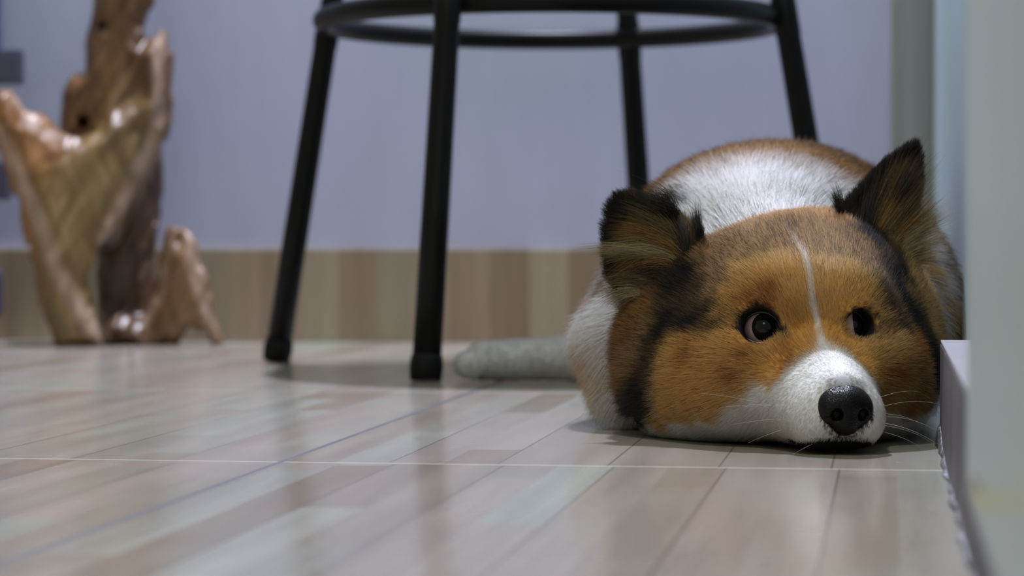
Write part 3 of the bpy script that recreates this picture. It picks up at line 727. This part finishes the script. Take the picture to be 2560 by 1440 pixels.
# coat colours: (root colour, tip colour, share of dark tips)
PAL = {
    'W': ((225, 224, 222), (232, 232, 232), 0), 'O': ((196, 142, 68), (216, 174, 106), .03), 'D': ((152, 94, 40), (176, 120, 62), .08),
    'T': ((184, 142, 80), (202, 166, 108), .08), 'S': ((176, 138, 90), (170, 138, 98), .45), 'K': ((60, 48, 36), (30, 26, 24), .85),
    'R': ((176, 130, 80), (188, 148, 102), .14), 'U': ((168, 122, 66), (150, 108, 62), .22), 'C': ((196, 184, 160), (204, 194, 172), .05),
    'H': ((110, 84, 54), (90, 70, 48), .60),
    'G': ((170, 134, 70), (184, 150, 84), .12), 'B': ((62, 40, 28), (74, 46, 30), .5), 'L': ((206, 170, 126), (214, 184, 146), 0),
}
PK = list(PAL)
C0 = np.array([srgb(*PAL[k][0]) for k in MK]); C1 = np.array([srgb(*PAL[k][1]) for k in MK]); CD = np.array([PAL[k][2] for k in MK])
DARK = np.array(srgb(28, 25, 23))
WHITE0 = np.array(srgb(228, 227, 225))
ear_key = np.array([k in 'GBK' for k in MK])
def idw(P, sel, power=2.2):
    out0 = np.empty((len(P), 3)); out1 = np.empty((len(P), 3)); outd = np.empty(len(P))
    mp = MP[sel]; c0 = C0[sel]; c1 = C1[sel]; cd = CD[sel]
    for i in range(0, len(P), 20000):
        q = P[i:i + 20000]
        d2 = ((q[:, None] - mp[None]) ** 2).sum(-1) + 1e-6
        wg = d2 ** (-power); wg /= wg.sum(1, keepdims=True)
        out0[i:i + 20000] = wg @ c0; out1[i:i + 20000] = wg @ c1; outd[i:i + 20000] = wg @ cd
    return out0, out1, outd

# --- body mesh
dvs, dfs = surface_nets(sdf_dog, (-.352, 1.325, -.004), (.052, 2.15, .182), .0025)
# which region each point belongs to
def regions(P):
    h, b = sdf_head(P), sdf_body(P); e = sdf_ears(P)
    return np.where((e < h) & (e < b), 2, np.where(h < b, 0, 1))
def seg_dist(P, pl):
    best = np.full(len(P), 9.0); par = np.zeros(len(P))
    for i in range(len(pl) - 1):
        a, b = pl[i], pl[i + 1]; ab = b - a
        t = np.clip(((P - a) @ ab) / (ab @ ab), 0, 1)
        d = np.linalg.norm(P - a - t[:, None] * ab, axis=1)
        m = d < best; best[m] = d[m]; par[m] = (i + t[m]) / (len(pl) - 1)
    return best, par
def coat(P, reg, jitter=True):
    Q = P.copy()
    if jitter:
        for k in range(3):
            Q[:, k] += (vnoise(P, 150, 20 + k) - .5) * .003 + (vnoise(P, 55, 30 + k) - .5) * .006 + RNG.normal(0, .0016, len(P))
    c0, c1, cd = idw(Q, np.ones(len(MP), bool))
    q = to_head(P)
    # the collar: everything on the body ahead of the saddle is white
    yb = 1.545 + (vnoise(P, 70, 71) - .5) * .030 + (vnoise(P, 200, 72) - .5) * .010
    patch = np.exp(-(((P[:, 0] + .172) / .020) ** 2 + ((P[:, 1] - 1.555) / .05) ** 2 + ((P[:, 2] - .038) / .016) ** 2))
    wht = (np.clip((yb - P[:, 1]) / .006, 0, 1) * (reg == 1))[:, None]
    c0 = c0 * (1 - wht) + WHITE0 * wht; c1 = c1 * (1 - wht) + WHITE0 * wht; cd = cd * (1 - wht[:, 0])
    pm = (np.clip(patch * 1.4, 0, .9) * (reg == 1))[:, None]
    tn = np.array(srgb(200, 166, 124)); c0 = c0 * (1 - pm) + tn * pm; c1 = c1 * (1 - pm) + tn * pm
    mz = (reg == 0) & (q[:, 1] > .030) & (q[:, 2] < .05)
    c0[mz] = WHITE0; c1[mz] = WHITE0; cd[mz] = 0
    # back of the dog: sable with dark guard hairs
    far = np.clip((P[:, 1] - yb) / .08, 0, 1)[:, None] * (P[:, 0] > -.20)[:, None] * (reg == 1)[:, None]
    sc0, sc1 = np.array(srgb(178, 134, 78)), np.array(srgb(132, 98, 62))
    c0 = c0 * (1 - far) + sc0 * far; c1 = c1 * (1 - far) + sc1 * far
    cd = cd * (1 - far[:, 0]) + (.25 + .5 * np.clip((P[:, 1] - 1.64) / .08, 0, 1)) * far[:, 0]
    foot = ((P[:, 0] < -.20))
    c0[foot] = WHITE0 * .92; c1[foot] = WHITE0 * .92; cd[foot] = 0
    nk = (np.linalg.norm((q - np.array([0, .064, .0235])) / np.array([.0135, .013, .0125]), axis=1) < 1.0) & (reg == 0)
    rk = (np.clip((1.12 - np.linalg.norm((q - np.array([0, .058, .0290])) / np.array([.0118, .0150, .0125]), axis=1)) / .28, 0, .6) * (reg == 0) * (q[:, 2] > .026))[:, None]
    c0 = c0 * (1 - rk) + np.array(srgb(128, 126, 138)) * rk; c1 = c1 * (1 - rk) + np.array(srgb(150, 148, 160)) * rk
    c0[nk] = DARK * .5; c1[nk] = DARK * .5
    ck = (np.clip((.021 + (vnoise(P, 120, 91) - .5) * .012 - q[:, 2]) / .004, 0, 1) * (q[:, 0] > .018) * (q[:, 1] > -.085) * (reg == 0))[:, None]
    c0 = c0 * (1 - ck) + WHITE0 * .95 * ck; c1 = c1 * (1 - ck) + WHITE0 * ck; cd = cd * (1 - ck[:, 0])
    # ears
    for E, sgn in ((EAR_L, -1), (EAR_R, 1)):
        u, v, w_ = E.loc(P)
        back = (reg == 2) & (w_ < E.mid(u, v) - .0002) & (np.hypot(u, v) < .06)
        c0[back] = np.array(srgb(84, 66, 44)); c1[back] = np.array(srgb(34, 29, 26)); cd[back] = .7
    # blaze
    bd, par = seg_dist(P, BLAZE)
    wd = np.interp(par, [0, .3, .7, .9, 1], [.0012, .0018, .0016, .0024, .0045]) * (.75 + .5 * vnoise(P, 300, 41))
    k = np.clip(1.35 - bd / wd, 0, 1)[:, None] * np.interp(par, [0, .15, .5, 1], [.25, .55, .75, 1])[:, None]
    c0 = c0 * (1 - k) + WHITE0 * k; c1 = c1 * (1 - k) + WHITE0 * k; cd = cd * (1 - k[:, 0])
    # eye rims and lips are black
    for e, n in zip(EYES, LID_N):
        c = from_head(np.array(e)).reshape(3)
        r = P - c; pn = r @ n
        rad = np.linalg.norm(r - pn[:, None] * n, axis=1)
        k = (np.clip((HOLE[id(n)] + (.0030 if e[0] < 0 else .0022) - rad) / .0012, 0, 1) * (pn > 0) * (np.linalg.norm(r, axis=1) < .022))[:, None]
        c0 = c0 * (1 - k) + DARK * .6 * k; c1 = c1 * (1 - k) + DARK * .6 * k
    kk = np.clip((.0036 - np.hypot(q[:, 0] + .0190, (q[:, 2] - .0615) * 1.15)) / .0014, 0, 1) * (q[:, 1] > -.02) * (reg == 0)
    c0 = c0 * (1 - kk[:, None]) + DARK * .8 * kk[:, None]; c1 = c1 * (1 - kk[:, None]) + DARK * kk[:, None]
    lip = (q[:, 1] > .028) & (np.abs(q[:, 0] + .003) < .021) & (q[:, 2] < .0100 - 9.0 * (q[:, 0] + .002) ** 2) & (reg == 0)
    c0[lip] = DARK; c1[lip] = DARK; cd[lip] = 0
    return c0, c1, cd

body_mat = Mat('dog_skin')
at = body_mat.node('ShaderNodeAttribute', attribute_name='coat')
body_mat.set(Base_Color=at.outputs['Color'], Roughness=.8, Specular_IOR_Level=.2)
dog = fast_mesh('dog', dvs, dfs, body_mat.m)
dog['label'] = 'tricolour corgi-like dog lying with chin on the tiled floor, looking up to the right'
dog['category'] = 'dog'
nv = len(dog.data.vertices)
vc = np.empty(nv * 3, np.float32); dog.data.vertices.foreach_get('co', vc); vc = vc.reshape(-1, 3).astype(float)
c0, c1, cd = coat(vc, regions(vc))
vcol = c0 * .92 * (1 - .6 * cd[:, None]) + DARK * .6 * cd[:, None]
ca = dog.data.color_attributes.new('coat', 'FLOAT_COLOR', 'POINT')
ca.data.foreach_set('color', np.concatenate([vcol, np.ones((nv, 1))], 1).astype(np.float32).ravel())

# --- fur
FUR = 1.2
fq = dfs
A, B, C_, D_ = (dvs[fq[:, i]] for i in range(4))
area = .5 * np.linalg.norm(np.cross(C_ - A, D_ - B), axis=1)
cen = (A + B + C_ + D_) / 4
reg_f = regions(cen)
nrm_f = np.cross(C_ - A, D_ - B); nrm_f /= np.maximum(np.linalg.norm(nrm_f, axis=1, keepdims=True), 1e-12)
camp = np.array([0, 0, CAM_H])
vdir = camp - cen; vdir /= np.linalg.norm(vdir, axis=1, keepdims=True)
facing = (nrm_f * vdir).sum(1)
qf = to_head(cen)
dens = np.where(reg_f == 0, 4.6e6, np.where(reg_f == 2, 5.0e6, 1.5e6))      # hairs per square metre
dens = np.where(facing < -.25, dens * .25, dens)
dens = np.where((cen[:, 1] > 1.85) & (reg_f == 1) & (cen[:, 0] > -.19), dens * .45, dens)
dens = np.where((qf[:, 1] < -.10) & (reg_f == 0), dens * .5, dens)
dens = np.where(cen[:, 2] < .0022, 0, dens)
num = RNG.poisson(area * dens * FUR)
fi = np.repeat(np.arange(len(fq)), num)
N = len(fi)
r1, r2 = RNG.random(N), RNG.random(N)
root = (A[fi] * ((1 - r1) * (1 - r2))[:, None] + B[fi] * (r1 * (1 - r2))[:, None] + C_[fi] * (r1 * r2)[:, None] + D_[fi] * ((1 - r1) * r2)[:, None])
nrm = np.empty_like(root)
for i in range(0, N, 40000): nrm[i:i + 40000] = grad(sdf_dog, root[i:i + 40000], .0018)
reg = regions(root)
q = to_head(root)
keep = np.ones(N, bool)
eye_d = np.full(N, 9.0)
for e, n in zip(EYES, LID_N):
    c = from_head(np.array(e)).reshape(3); r = root - c; pn = r @ n
    rad = np.linalg.norm(r - pn[:, None] * n, axis=1); near = (pn > -.002) & (np.linalg.norm(r, axis=1) < .03)
    keep &= ~(near & (rad < HOLE[id(n)] + .0001))
    eye_d = np.where(near, np.minimum(eye_d, rad), eye_d)
NOSE_C = np.array([0, .0575, .0246])
nd = np.linalg.norm((q - NOSE_C) / np.array([.0150, .0125, .0125]), axis=1)
keep &= ~((nd < 1.0) & (reg == 0))
root, nrm, reg, q, eye_d = root[keep], nrm[keep], reg[keep], q[keep], eye_d[keep]; N = len(root)

nose_w = from_head(np.array([0, .062, .030])).reshape(3)
flow = root - nose_w
flow[:, 2] += np.where(q[:, 2] > .075, .0, -.012)
bodyflow = np.stack([(root[:, 0] + .078) * 4.5, np.full(N, 1.0), np.full(N, -.25) - (root[:, 2] < .10) * .5], 1)
flow = np.where((reg == 1)[:, None], bodyflow, flow / np.linalg.norm(flow, axis=1, keepdims=True))
for E, bu, bv in ((EAR_L, .022, -.028), (EAR_R, -.012, -.022)):
    u, v, w_ = E.loc(root)
    m = (reg == 2) & (np.hypot(u, v) < .07)
    ef = (u - bu)[:, None] * E.u + (v - bv)[:, None] * E.v
    flow = np.where(m[:, None], ef / np.maximum(np.linalg.norm(ef, axis=1, keepdims=True), 1e-6), flow)
flow += (np.stack([vnoise(root, 45, 50 + k) for k in range(3)], 1) - .5) * .35
# eyes: hair runs away from the lids
for e in EYES:
    c = from_head(np.array(e)).reshape(3); dvv = root - c; dl = np.linalg.norm(dvv, axis=1)
    wgt = np.clip(1 - (dl - .012) / .012, 0, 1)[:, None] * .7
    flow = flow * (1 - wgt) + dvv / dl[:, None] * wgt
flow -= (flow * nrm).sum(1, keepdims=True) * nrm
flow /= np.maximum(np.linalg.norm(flow, axis=1, keepdims=True), 1e-6)

dn = np.linalg.norm(q - NOSE_C, axis=1)
sm = lambda x, a, b: (lambda t: t * t * (3 - 2 * t))(np.clip((x - a) / (b - a), 0, 1))
L = .0036 + .0068 * sm(dn, .020, .080)
L += .0100 * sm(-q[:, 1], .045, .085) * sm(np.abs(q[:, 0]), .035, .062)
L *= .45 + .55 * sm(eye_d, .010, .022)
Lb = .019 + .009 * vnoise(root, 20, 60)
Lb = np.where(root[:, 0] < -.215, .0055, Lb)
L = np.where(reg == 1, Lb, L)
L = np.where(reg == 2, .0062, L)
L *= .72 + .5 * RNG.random(N)
L = np.where(root[:, 2] < .014, np.minimum(L, .008), L)
lift = np.where(reg == 0, .30 + .15 * sm(L, .01, .02), np.where(reg == 2, .42, .50)) + RNG.normal(0, .07, N)
rnd = RNG.normal(0, 1, (N, 3)) * np.where(reg == 1, .09, .09)[:, None]
d0 = flow * np.cos(lift)[:, None] + nrm * np.sin(lift)[:, None] + rnd
d0 /= np.linalg.norm(d0, axis=1, keepdims=True)
d1 = flow * .95 + nrm * .08 + rnd * 1.6 + np.array([0, 0, -.10])
d1 /= np.linalg.norm(d1, axis=1, keepdims=True)
NP = 5
T = np.linspace(0, 1, NP)
pts = root[:, None] - nrm[:, None] * .0006 + L[:, None, None] * (T[None, :, None] * d0[:, None] + (T ** 2)[None, :, None] * .5 * (d1 - d0)[:, None])
# clumps
gi = RNG.choice(N, N // 34, replace=False)
kd = kdtree.KDTree(len(gi))
for j, g in enumerate(gi): kd.insert(root[g], j)
kd.balance()
own = np.array([kd.find(r)[1] for r in root])
g = gi[own]
off = root - root[g]
tgt = pts[g] + off[:, None] * .25
ok = (np.linalg.norm(off, axis=1) < .008)[:, None, None]
cl = np.where(reg == 1, .45, np.where(reg == 2, .35, .30))[:, None, None] * (T ** 1.6)[None, :, None] * RNG.random(N)[:, None, None] ** .5
pts = np.where(ok, pts * (1 - cl) + tgt * cl, pts)
pts[..., 2] = np.maximum(pts[..., 2], .0004)
c0, c1, cd = coat(root, reg)
isdark = RNG.random(N) < cd + (vnoise(np.stack([root[:, 0], root[:, 1] * .4, root[:, 2] * .4], -1), 260, 77) - .5) * .5 * (cd > .2)
val = (.88 + .24 * RNG.random(N))[:, None]
col0 = c0 * val; col1 = np.where(isdark[:, None], DARK * (.6 + .8 * RNG.random(N))[:, None], c1 * val)
col0 = np.where((isdark & (cd > .8))[:, None], DARK * 1.1, col0)
rad = np.where(reg == 1, .00010, .000062)

# extra long strands in the ears (drawn in the plane of each ear)
ex_p, ex_c = [], []
def strands(E, kx, x0, y0, cs, root_px, mid_px, tip_px, n, spread, color, lift=.006, rs=.5):
    def uv(p): return np.array([(p[0] - x0) * kx * cs, (y0 - p[1]) * kx])
    a, m, b = uv(root_px), uv(mid_px), uv(tip_px)
    spread = spread * 1.5
    for _ in range(int(n * 1.5)):
        s = RNG.normal(0, spread, 2); s2 = RNG.normal(0, spread * .7, 2); s0 = RNG.normal(0, spread * rs, 2)
        k = .75 + .4 * RNG.random()
        pp = []
        lf = lift * (.5 + RNG.random())
        for t in T:
            uvp = (1 - t) ** 2 * (a + s0) + 2 * t * (1 - t) * (m + s + s0 * .4) + t * t * (b + s + s2)
            uvp = (a + s0) + (uvp - (a + s0)) * k
            ww = E.mid(*np.clip(uvp, -.034, .034)) + E.th + lf * math.sin(math.pi * min(1, t * .8 + .1)) + .001
            pp.append(E.wor(uvp[0], uvp[1], ww))
        ex_p.append(pp)
        dk = RNG.random() < .28
        ex_c.append(np.array(srgb(*color)) * ((.25 + .2 * RNG.random()) if dk else (.65 + .4 * RNG.random())))
LE = (EAR_L, k1, 1650, 600, 1.0); RE = (EAR_R, k2, 2205, 600, cs2)
gold = (150, 116, 60); cream = (164, 150, 108); olive = (112, 94, 58); brown = (78, 54, 38)
strands(*LE, (1722, 620), (1690, 555), (1590, 535), 300, .0022, olive)
strands(*LE, (1722, 640), (1680, 575), (1570, 585), 420, .0020, gold)
strands(*LE, (1715, 655), (1650, 600), (1545, 640), 300, .0016, cream)
strands(*LE, (1700, 665), (1640, 612), (1480, 632), 120, .0010, cream)
strands(*LE, (1710, 670), (1650, 615), (1575, 690), 380, .0018, gold)
strands(*LE, (1700, 690), (1640, 650), (1570, 720), 380, .0026, brown)
strands(*LE, (1690, 730), (1620, 680), (1530, 735), 260, .0022, olive)
strands(*LE, (1660, 745), (1600, 715), (1548, 760), 240, .0016, cream)
strands(*LE, (1700, 540), (1690, 500), (1620, 500), 300, .0030, (50, 42, 34))
strands(*LE, (1775, 590), (1772, 560), (1762, 525), 150, .0014, (34, 30, 28), .004)
strands(*LE, (1740, 640), (1735, 590), (1705, 545), 200, .0022, (60, 50, 38), .005)
strands(*RE, (2165, 650), (2190, 560), (2270, 440), 420, .0024, gold)
strands(*RE, (2180, 660), (2210, 580), (2295, 480), 420, .0024, olive)
strands(*RE, (2190, 665), (2230, 600), (2310, 530), 420, .0022, gold)
strands(*RE, (2200, 670), (2250, 600), (2335, 555), 320, .0018, cream)
strands(*RE, (2205, 690), (2250, 630), (2330, 610), 300, .0020, cream)
strands(*RE, (2200, 700), (2240, 660), (2295, 660), 280, .0022, olive)
strands(*RE, (2100, 560), (2095, 520), (2080, 490), 160, .0016, (40, 34, 30), .003)
strands(*RE, (2210, 560), (2240, 470), (2290, 420), 260, .0030, (70, 56, 40))
strands(*RE, (2150, 640), (2165, 560), (2205, 470), 300, .0024, (58, 46, 36))
ex_p = np.array(ex_p); ex_c = np.array(ex_c); M2 = len(ex_p)
allp = np.concatenate([pts, ex_p]); allc0 = np.concatenate([col0, ex_c]); allc1 = np.concatenate([col1, ex_c * 1.1])
alln = np.concatenate([nrm, np.repeat(np.array([[-.1, -.8, .6]]) / 1.005, M2, 0)]); allr = np.concatenate([rad, np.full(M2, .000065)])
NT = len(allp)
hc = bpy.data.hair_curves.new('fur')
hc.add_curves([NP] * NT)
hc.attributes['position'].data.foreach_set('vector', allp.astype(np.float32).ravel())
prof_r = np.array([1.0, 1.0, .85, .6, .12])
if 'radius' not in hc.attributes: hc.attributes.new('radius', 'FLOAT', 'POINT')
hc.attributes['radius'].data.foreach_set('value', (allr[:, None] * prof_r[None]).astype(np.float32).ravel())
for nm, arr in (('root_color', allc0), ('tip_color', allc1), ('skin_normal', alln)):
    a_ = hc.attributes.new(nm, 'FLOAT_VECTOR', 'CURVE'); a_.data.foreach_set('vector', arr.astype(np.float32).ravel())
print('hairs', NT)
FM = bpy.data.materials.new('dog_fur'); FM.use_nodes = True
t = FM.node_tree; t.nodes.clear(); nn = t.nodes.new
outn = nn('ShaderNodeOutputMaterial'); hi = nn('ShaderNodeHairInfo')
a0 = nn('ShaderNodeAttribute'); a0.attribute_name = 'root_color'
a1 = nn('ShaderNodeAttribute'); a1.attribute_name = 'tip_color'
a2 = nn('ShaderNodeAttribute'); a2.attribute_name = 'skin_normal'
rp = nn('ShaderNodeMapRange'); rp.inputs['From Min'].default_value = .25; rp.inputs['From Max'].default_value = .8
t.links.new(hi.outputs['Intercept'], rp.inputs['Value'])
mx = nn('ShaderNodeMix'); mx.data_type = 'RGBA'
t.links.new(rp.outputs[0], mx.inputs[0]); t.links.new(a0.outputs['Color'], mx.inputs[6]); t.links.new(a1.outputs['Color'], mx.inputs[7])
df_ = nn('ShaderNodeBsdfDiffuse'); t.links.new(mx.outputs[2], df_.inputs['Color']); t.links.new(a2.outputs['Vector'], df_.inputs['Normal'])
gl = nn('ShaderNodeBsdfHair'); gl.component = 'Reflection'; gl.inputs['RoughnessU'].default_value = .35; gl.inputs['RoughnessV'].default_value = .8
gc = nn('ShaderNodeMix'); gc.data_type = 'RGBA'; gc.inputs[0].default_value = .35
t.links.new(mx.outputs[2], gc.inputs[6]); gc.inputs[7].default_value = (.5, .5, .5, 1); t.links.new(gc.outputs[2], gl.inputs['Color'])
tr = nn('ShaderNodeBsdfTranslucent'); t.links.new(mx.outputs[2], tr.inputs['Color']); t.links.new(a2.outputs['Vector'], tr.inputs['Normal'])
m0 = nn('ShaderNodeMixShader'); m0.inputs[0].default_value = .22; t.links.new(df_.outputs[0], m0.inputs[1]); t.links.new(tr.outputs[0], m0.inputs[2])
ms = nn('ShaderNodeMixShader'); ms.inputs[0].default_value = .14
t.links.new(m0.outputs[0], ms.inputs[1]); t.links.new(gl.outputs[0], ms.inputs[2]); t.links.new(ms.outputs[0], outn.inputs[0])
hc.materials.append(FM)
fur = bpy.data.objects.new('fur', hc); COL.objects.link(fur); fur.parent = dog

# --- eyes
ME = Mat('wet_dark_eye')
tc = ME.node('ShaderNodeTexCoord').outputs['Object']
vn = ME.node('ShaderNodeVectorMath', operation='NORMALIZE'); ME.l.new(tc, vn.inputs[0])
sx = ME.node('ShaderNodeSeparateXYZ'); ME.l.new(vn.outputs[0], sx.inputs[0])
ang = ME.math('DIVIDE', ME.math('ARCCOSINE', sx.outputs[2]), math.pi)      # 0 at the pupil
nI = ME.noise(tc, 900, 2)
ecol = ME.ramp(ME.math('ADD', ang, ME.math('MULTIPLY', ME.math('SUBTRACT', nI, .5), .01)),
               [(0, (.004, .005, .007)), (.150, (.006, .007, .009)), (.175, (.022, .014, .009)), (.235, (.016, .010, .007)), (.252, (.004, .003, .003)), (.263, (.52, .36, .34)), (.30, (.60, .44, .42)), (.45, (.40, .22, .20))])
ME.set(Base_Color=ecol, Roughness=.3, Specular_IOR_Level=.0, Coat_Weight=.55, Coat_Roughness=.015)
lid_m = paint('black_eyelid', (.010, .009, .009), .35, 400, .3, .5)
vd = np.array([.06, -1, .10])
for s, e, n in zip((-1, 1), EYES, LID_N):
    c = from_head(np.array(e)).reshape(3)
    bm = bmesh.new()
    bmesh.ops.create_uvsphere(bm, u_segments=64, v_segments=48, radius=EYE_R)
    for v in bm.verts:
        a_ = math.acos(max(-1, min(1, v.co.z / EYE_R)))
        v.co *= 1 + .07 * max(0, 1 - (a_ / .72) ** 2)
    eye = bm_obj('eye', bm, ME.m, dog, True)
    ga = math.radians(15 if s < 0 else 80)
    gz = Vector((math.sin(ga), -math.cos(ga), .16)).normalized()
    eye.location = c; eye.rotation_euler = gz.to_track_quat('Z', 'Y').to_euler()
    # lid ring
    nv_ = Vector(n); e1 = Vector((0, 0, 1)).cross(nv_).normalized(); e2 = nv_.cross(e1).normalized()
    vs, fs = [], []; NU, NVv = 72, 10
    inner = 1 if s < 0 else -1
    for i in range(NU):
        th = 2 * math.pi * i / NU
        cx_, cy_ = math.cos(th), math.sin(th)
        ic = max(0, cx_ * inner) ** 3
        oc = max(0, -cx_ * inner) ** 5
        rx = (.0101 if s < 0 else .0081) + .0012 * ic + .0008 * oc; ry = (.0092 if s < 0 else .0084) - .0010 * max(0, -cy_)
        X, Y = rx * cx_, ry * cy_ - .0004 - .0006 * ic
        rho = math.hypot(X, Y); Rr = .0124
        Zc = math.sqrt(max(Rr * Rr - rho * rho, 1e-8))
        ctr = Vector(c) + e1 * X + e2 * Y + nv_ * Zc
        rd = (e1 * X + e2 * Y).normalized()
        nr = (e1 * X + e2 * Y + nv_ * Zc).normalized()
        tw = (rd - nr * rd.dot(nr)).normalized()
        for j in range(NVv):
            ph = 2 * math.pi * j / NVv
            wid = .0017 + .0012 * ic; hgt = .0011
            vs.append(tuple(ctr + tw * (wid * math.cos(ph) + .0007) + nr * hgt * math.sin(ph)))
    for i in range(NU):
        for j in range(NVv):
            a_ = i * NVv + j; b_ = i * NVv + (j + 1) % NVv; c2_ = ((i + 1) % NU) * NVv + (j + 1) % NVv; d_ = ((i + 1) % NU) * NVv + j
            fs.append((a_, d_, c2_, b_))
    mesh_obj('eyelid', vs, fs, lid_m, dog)

# --- nose
def sdf_nose(p):
    d = ell(p, (0, .0580, .0268), (.0146, .0128, .0108))
    d = smin(d, ell(p, (0, .0575, .0195), (.0110, .0110, .0085)), .004)
    for s in (-1, 1):
        d = smin(d, ell(p, (s * .0094, .0590, .0228), (.0060, .0090, .0072)), .004)
    d = smin(d, ell(p, (0, .0600, .0165), (.0062, .0080, .0060)), .004)
    for s in (-1, 1):
        d = smax(d, -ell(p, (s * .0072 + .0012, .0690, .0215), (.0031, .0050, .0034)), .0012)
        d = smax(d, -cap(p, (s * .0082 + .0012, .0690, .0205), (s * .0138, .0655, .0190), .0010, .0006), .0012)
    d = smax(d, -cap(p, (0, .0716, .0220), (0, .0690, .0110), .0004, .0007), .0012)
    return d
nvs, nfs = surface_nets(sdf_nose, (-.020, .038, .006), (.020, .078, .044), .0006)
MN = Mat('black_nose_leather')
pb = MN.node('ShaderNodeTexVoronoi'); MN.l.new(MN.pos(), pb.inputs['Vector']); pb.inputs['Scale'].default_value = 1500
MN.set(Base_Color=(.004, .004, .005), Roughness=.27, Specular_IOR_Level=.22)
MN.bump(pb.outputs['Distance'], .55, .0004)
fast_mesh('nose', from_head(nvs), nfs, MN.m, dog)

# --- whiskers
MW = paint('white_whisker', (.75, .73, .68), .4, 50, .05)
wh = [((.019, .030, .020), (.045, .030, .030), (.070, .010, .022)), ((.019, .034, .017), (.042, .040, .022), (.066, .024, .006)),
      ((.019, .032, .014), (.040, .040, .014), (.058, .026, .003)), ((.019, .028, .024), (.036, .034, .034), (.055, .016, .030)),
      ((.018, .038, .012), (.034, .046, .010), (.048, .036, .002)), ((.019, .024, .018), (.044, .022, .022), (.062, .008, .008)),
      ((.018, .040, .016), (.036, .052, .016), (.055, .046, .004)), ((.020, .020, .028), (.034, .018, .040), (.048, .004, .042)),
      ((-.020, .028, .022), (-.036, .034, .027), (-.058, .022, .023)), ((-.020, .026, .017), (-.036, .036, .018), (-.054, .028, .014)),
      ((-.020, .030, .013), (-.034, .040, .011), (-.046, .036, .005)), ((-.020, .018, .020), (-.040, .024, .028), (-.066, .010, .030)),
      ((-.010, .050, .007), (-.020, .060, .005), (-.028, .062, .0008))]
for (a_, b_, c_) in wh:
    a_, b_, c_ = (from_head(np.array([p]))[0] for p in (a_, b_, c_))
    vs, fs = [], []; n_, m_ = 14, 6
    for i in range(n_):
        tt = i / (n_ - 1)
        p = (1 - tt) ** 2 * a_ + 2 * tt * (1 - tt) * b_ + tt * tt * c_
        tg = Vector(2 * (1 - tt) * (b_ - a_) + 2 * tt * (c_ - b_)).normalized()
        u_ = tg.orthogonal().normalized(); v_ = tg.cross(u_); r_ = .00011 * (1 - .8 * tt)
        for j in range(m_):
            ph = 2 * math.pi * j / m_
            vs.append(tuple(Vector(p) + u_ * r_ * math.cos(ph) + v_ * r_ * math.sin(ph)))
    for i in range(n_ - 1):
        for j in range(m_): fs.append((i * m_ + j, i * m_ + (j + 1) % m_, (i + 1) * m_ + (j + 1) % m_, (i + 1) * m_ + j))
    mesh_obj('whisker', vs, fs, MW, dog)
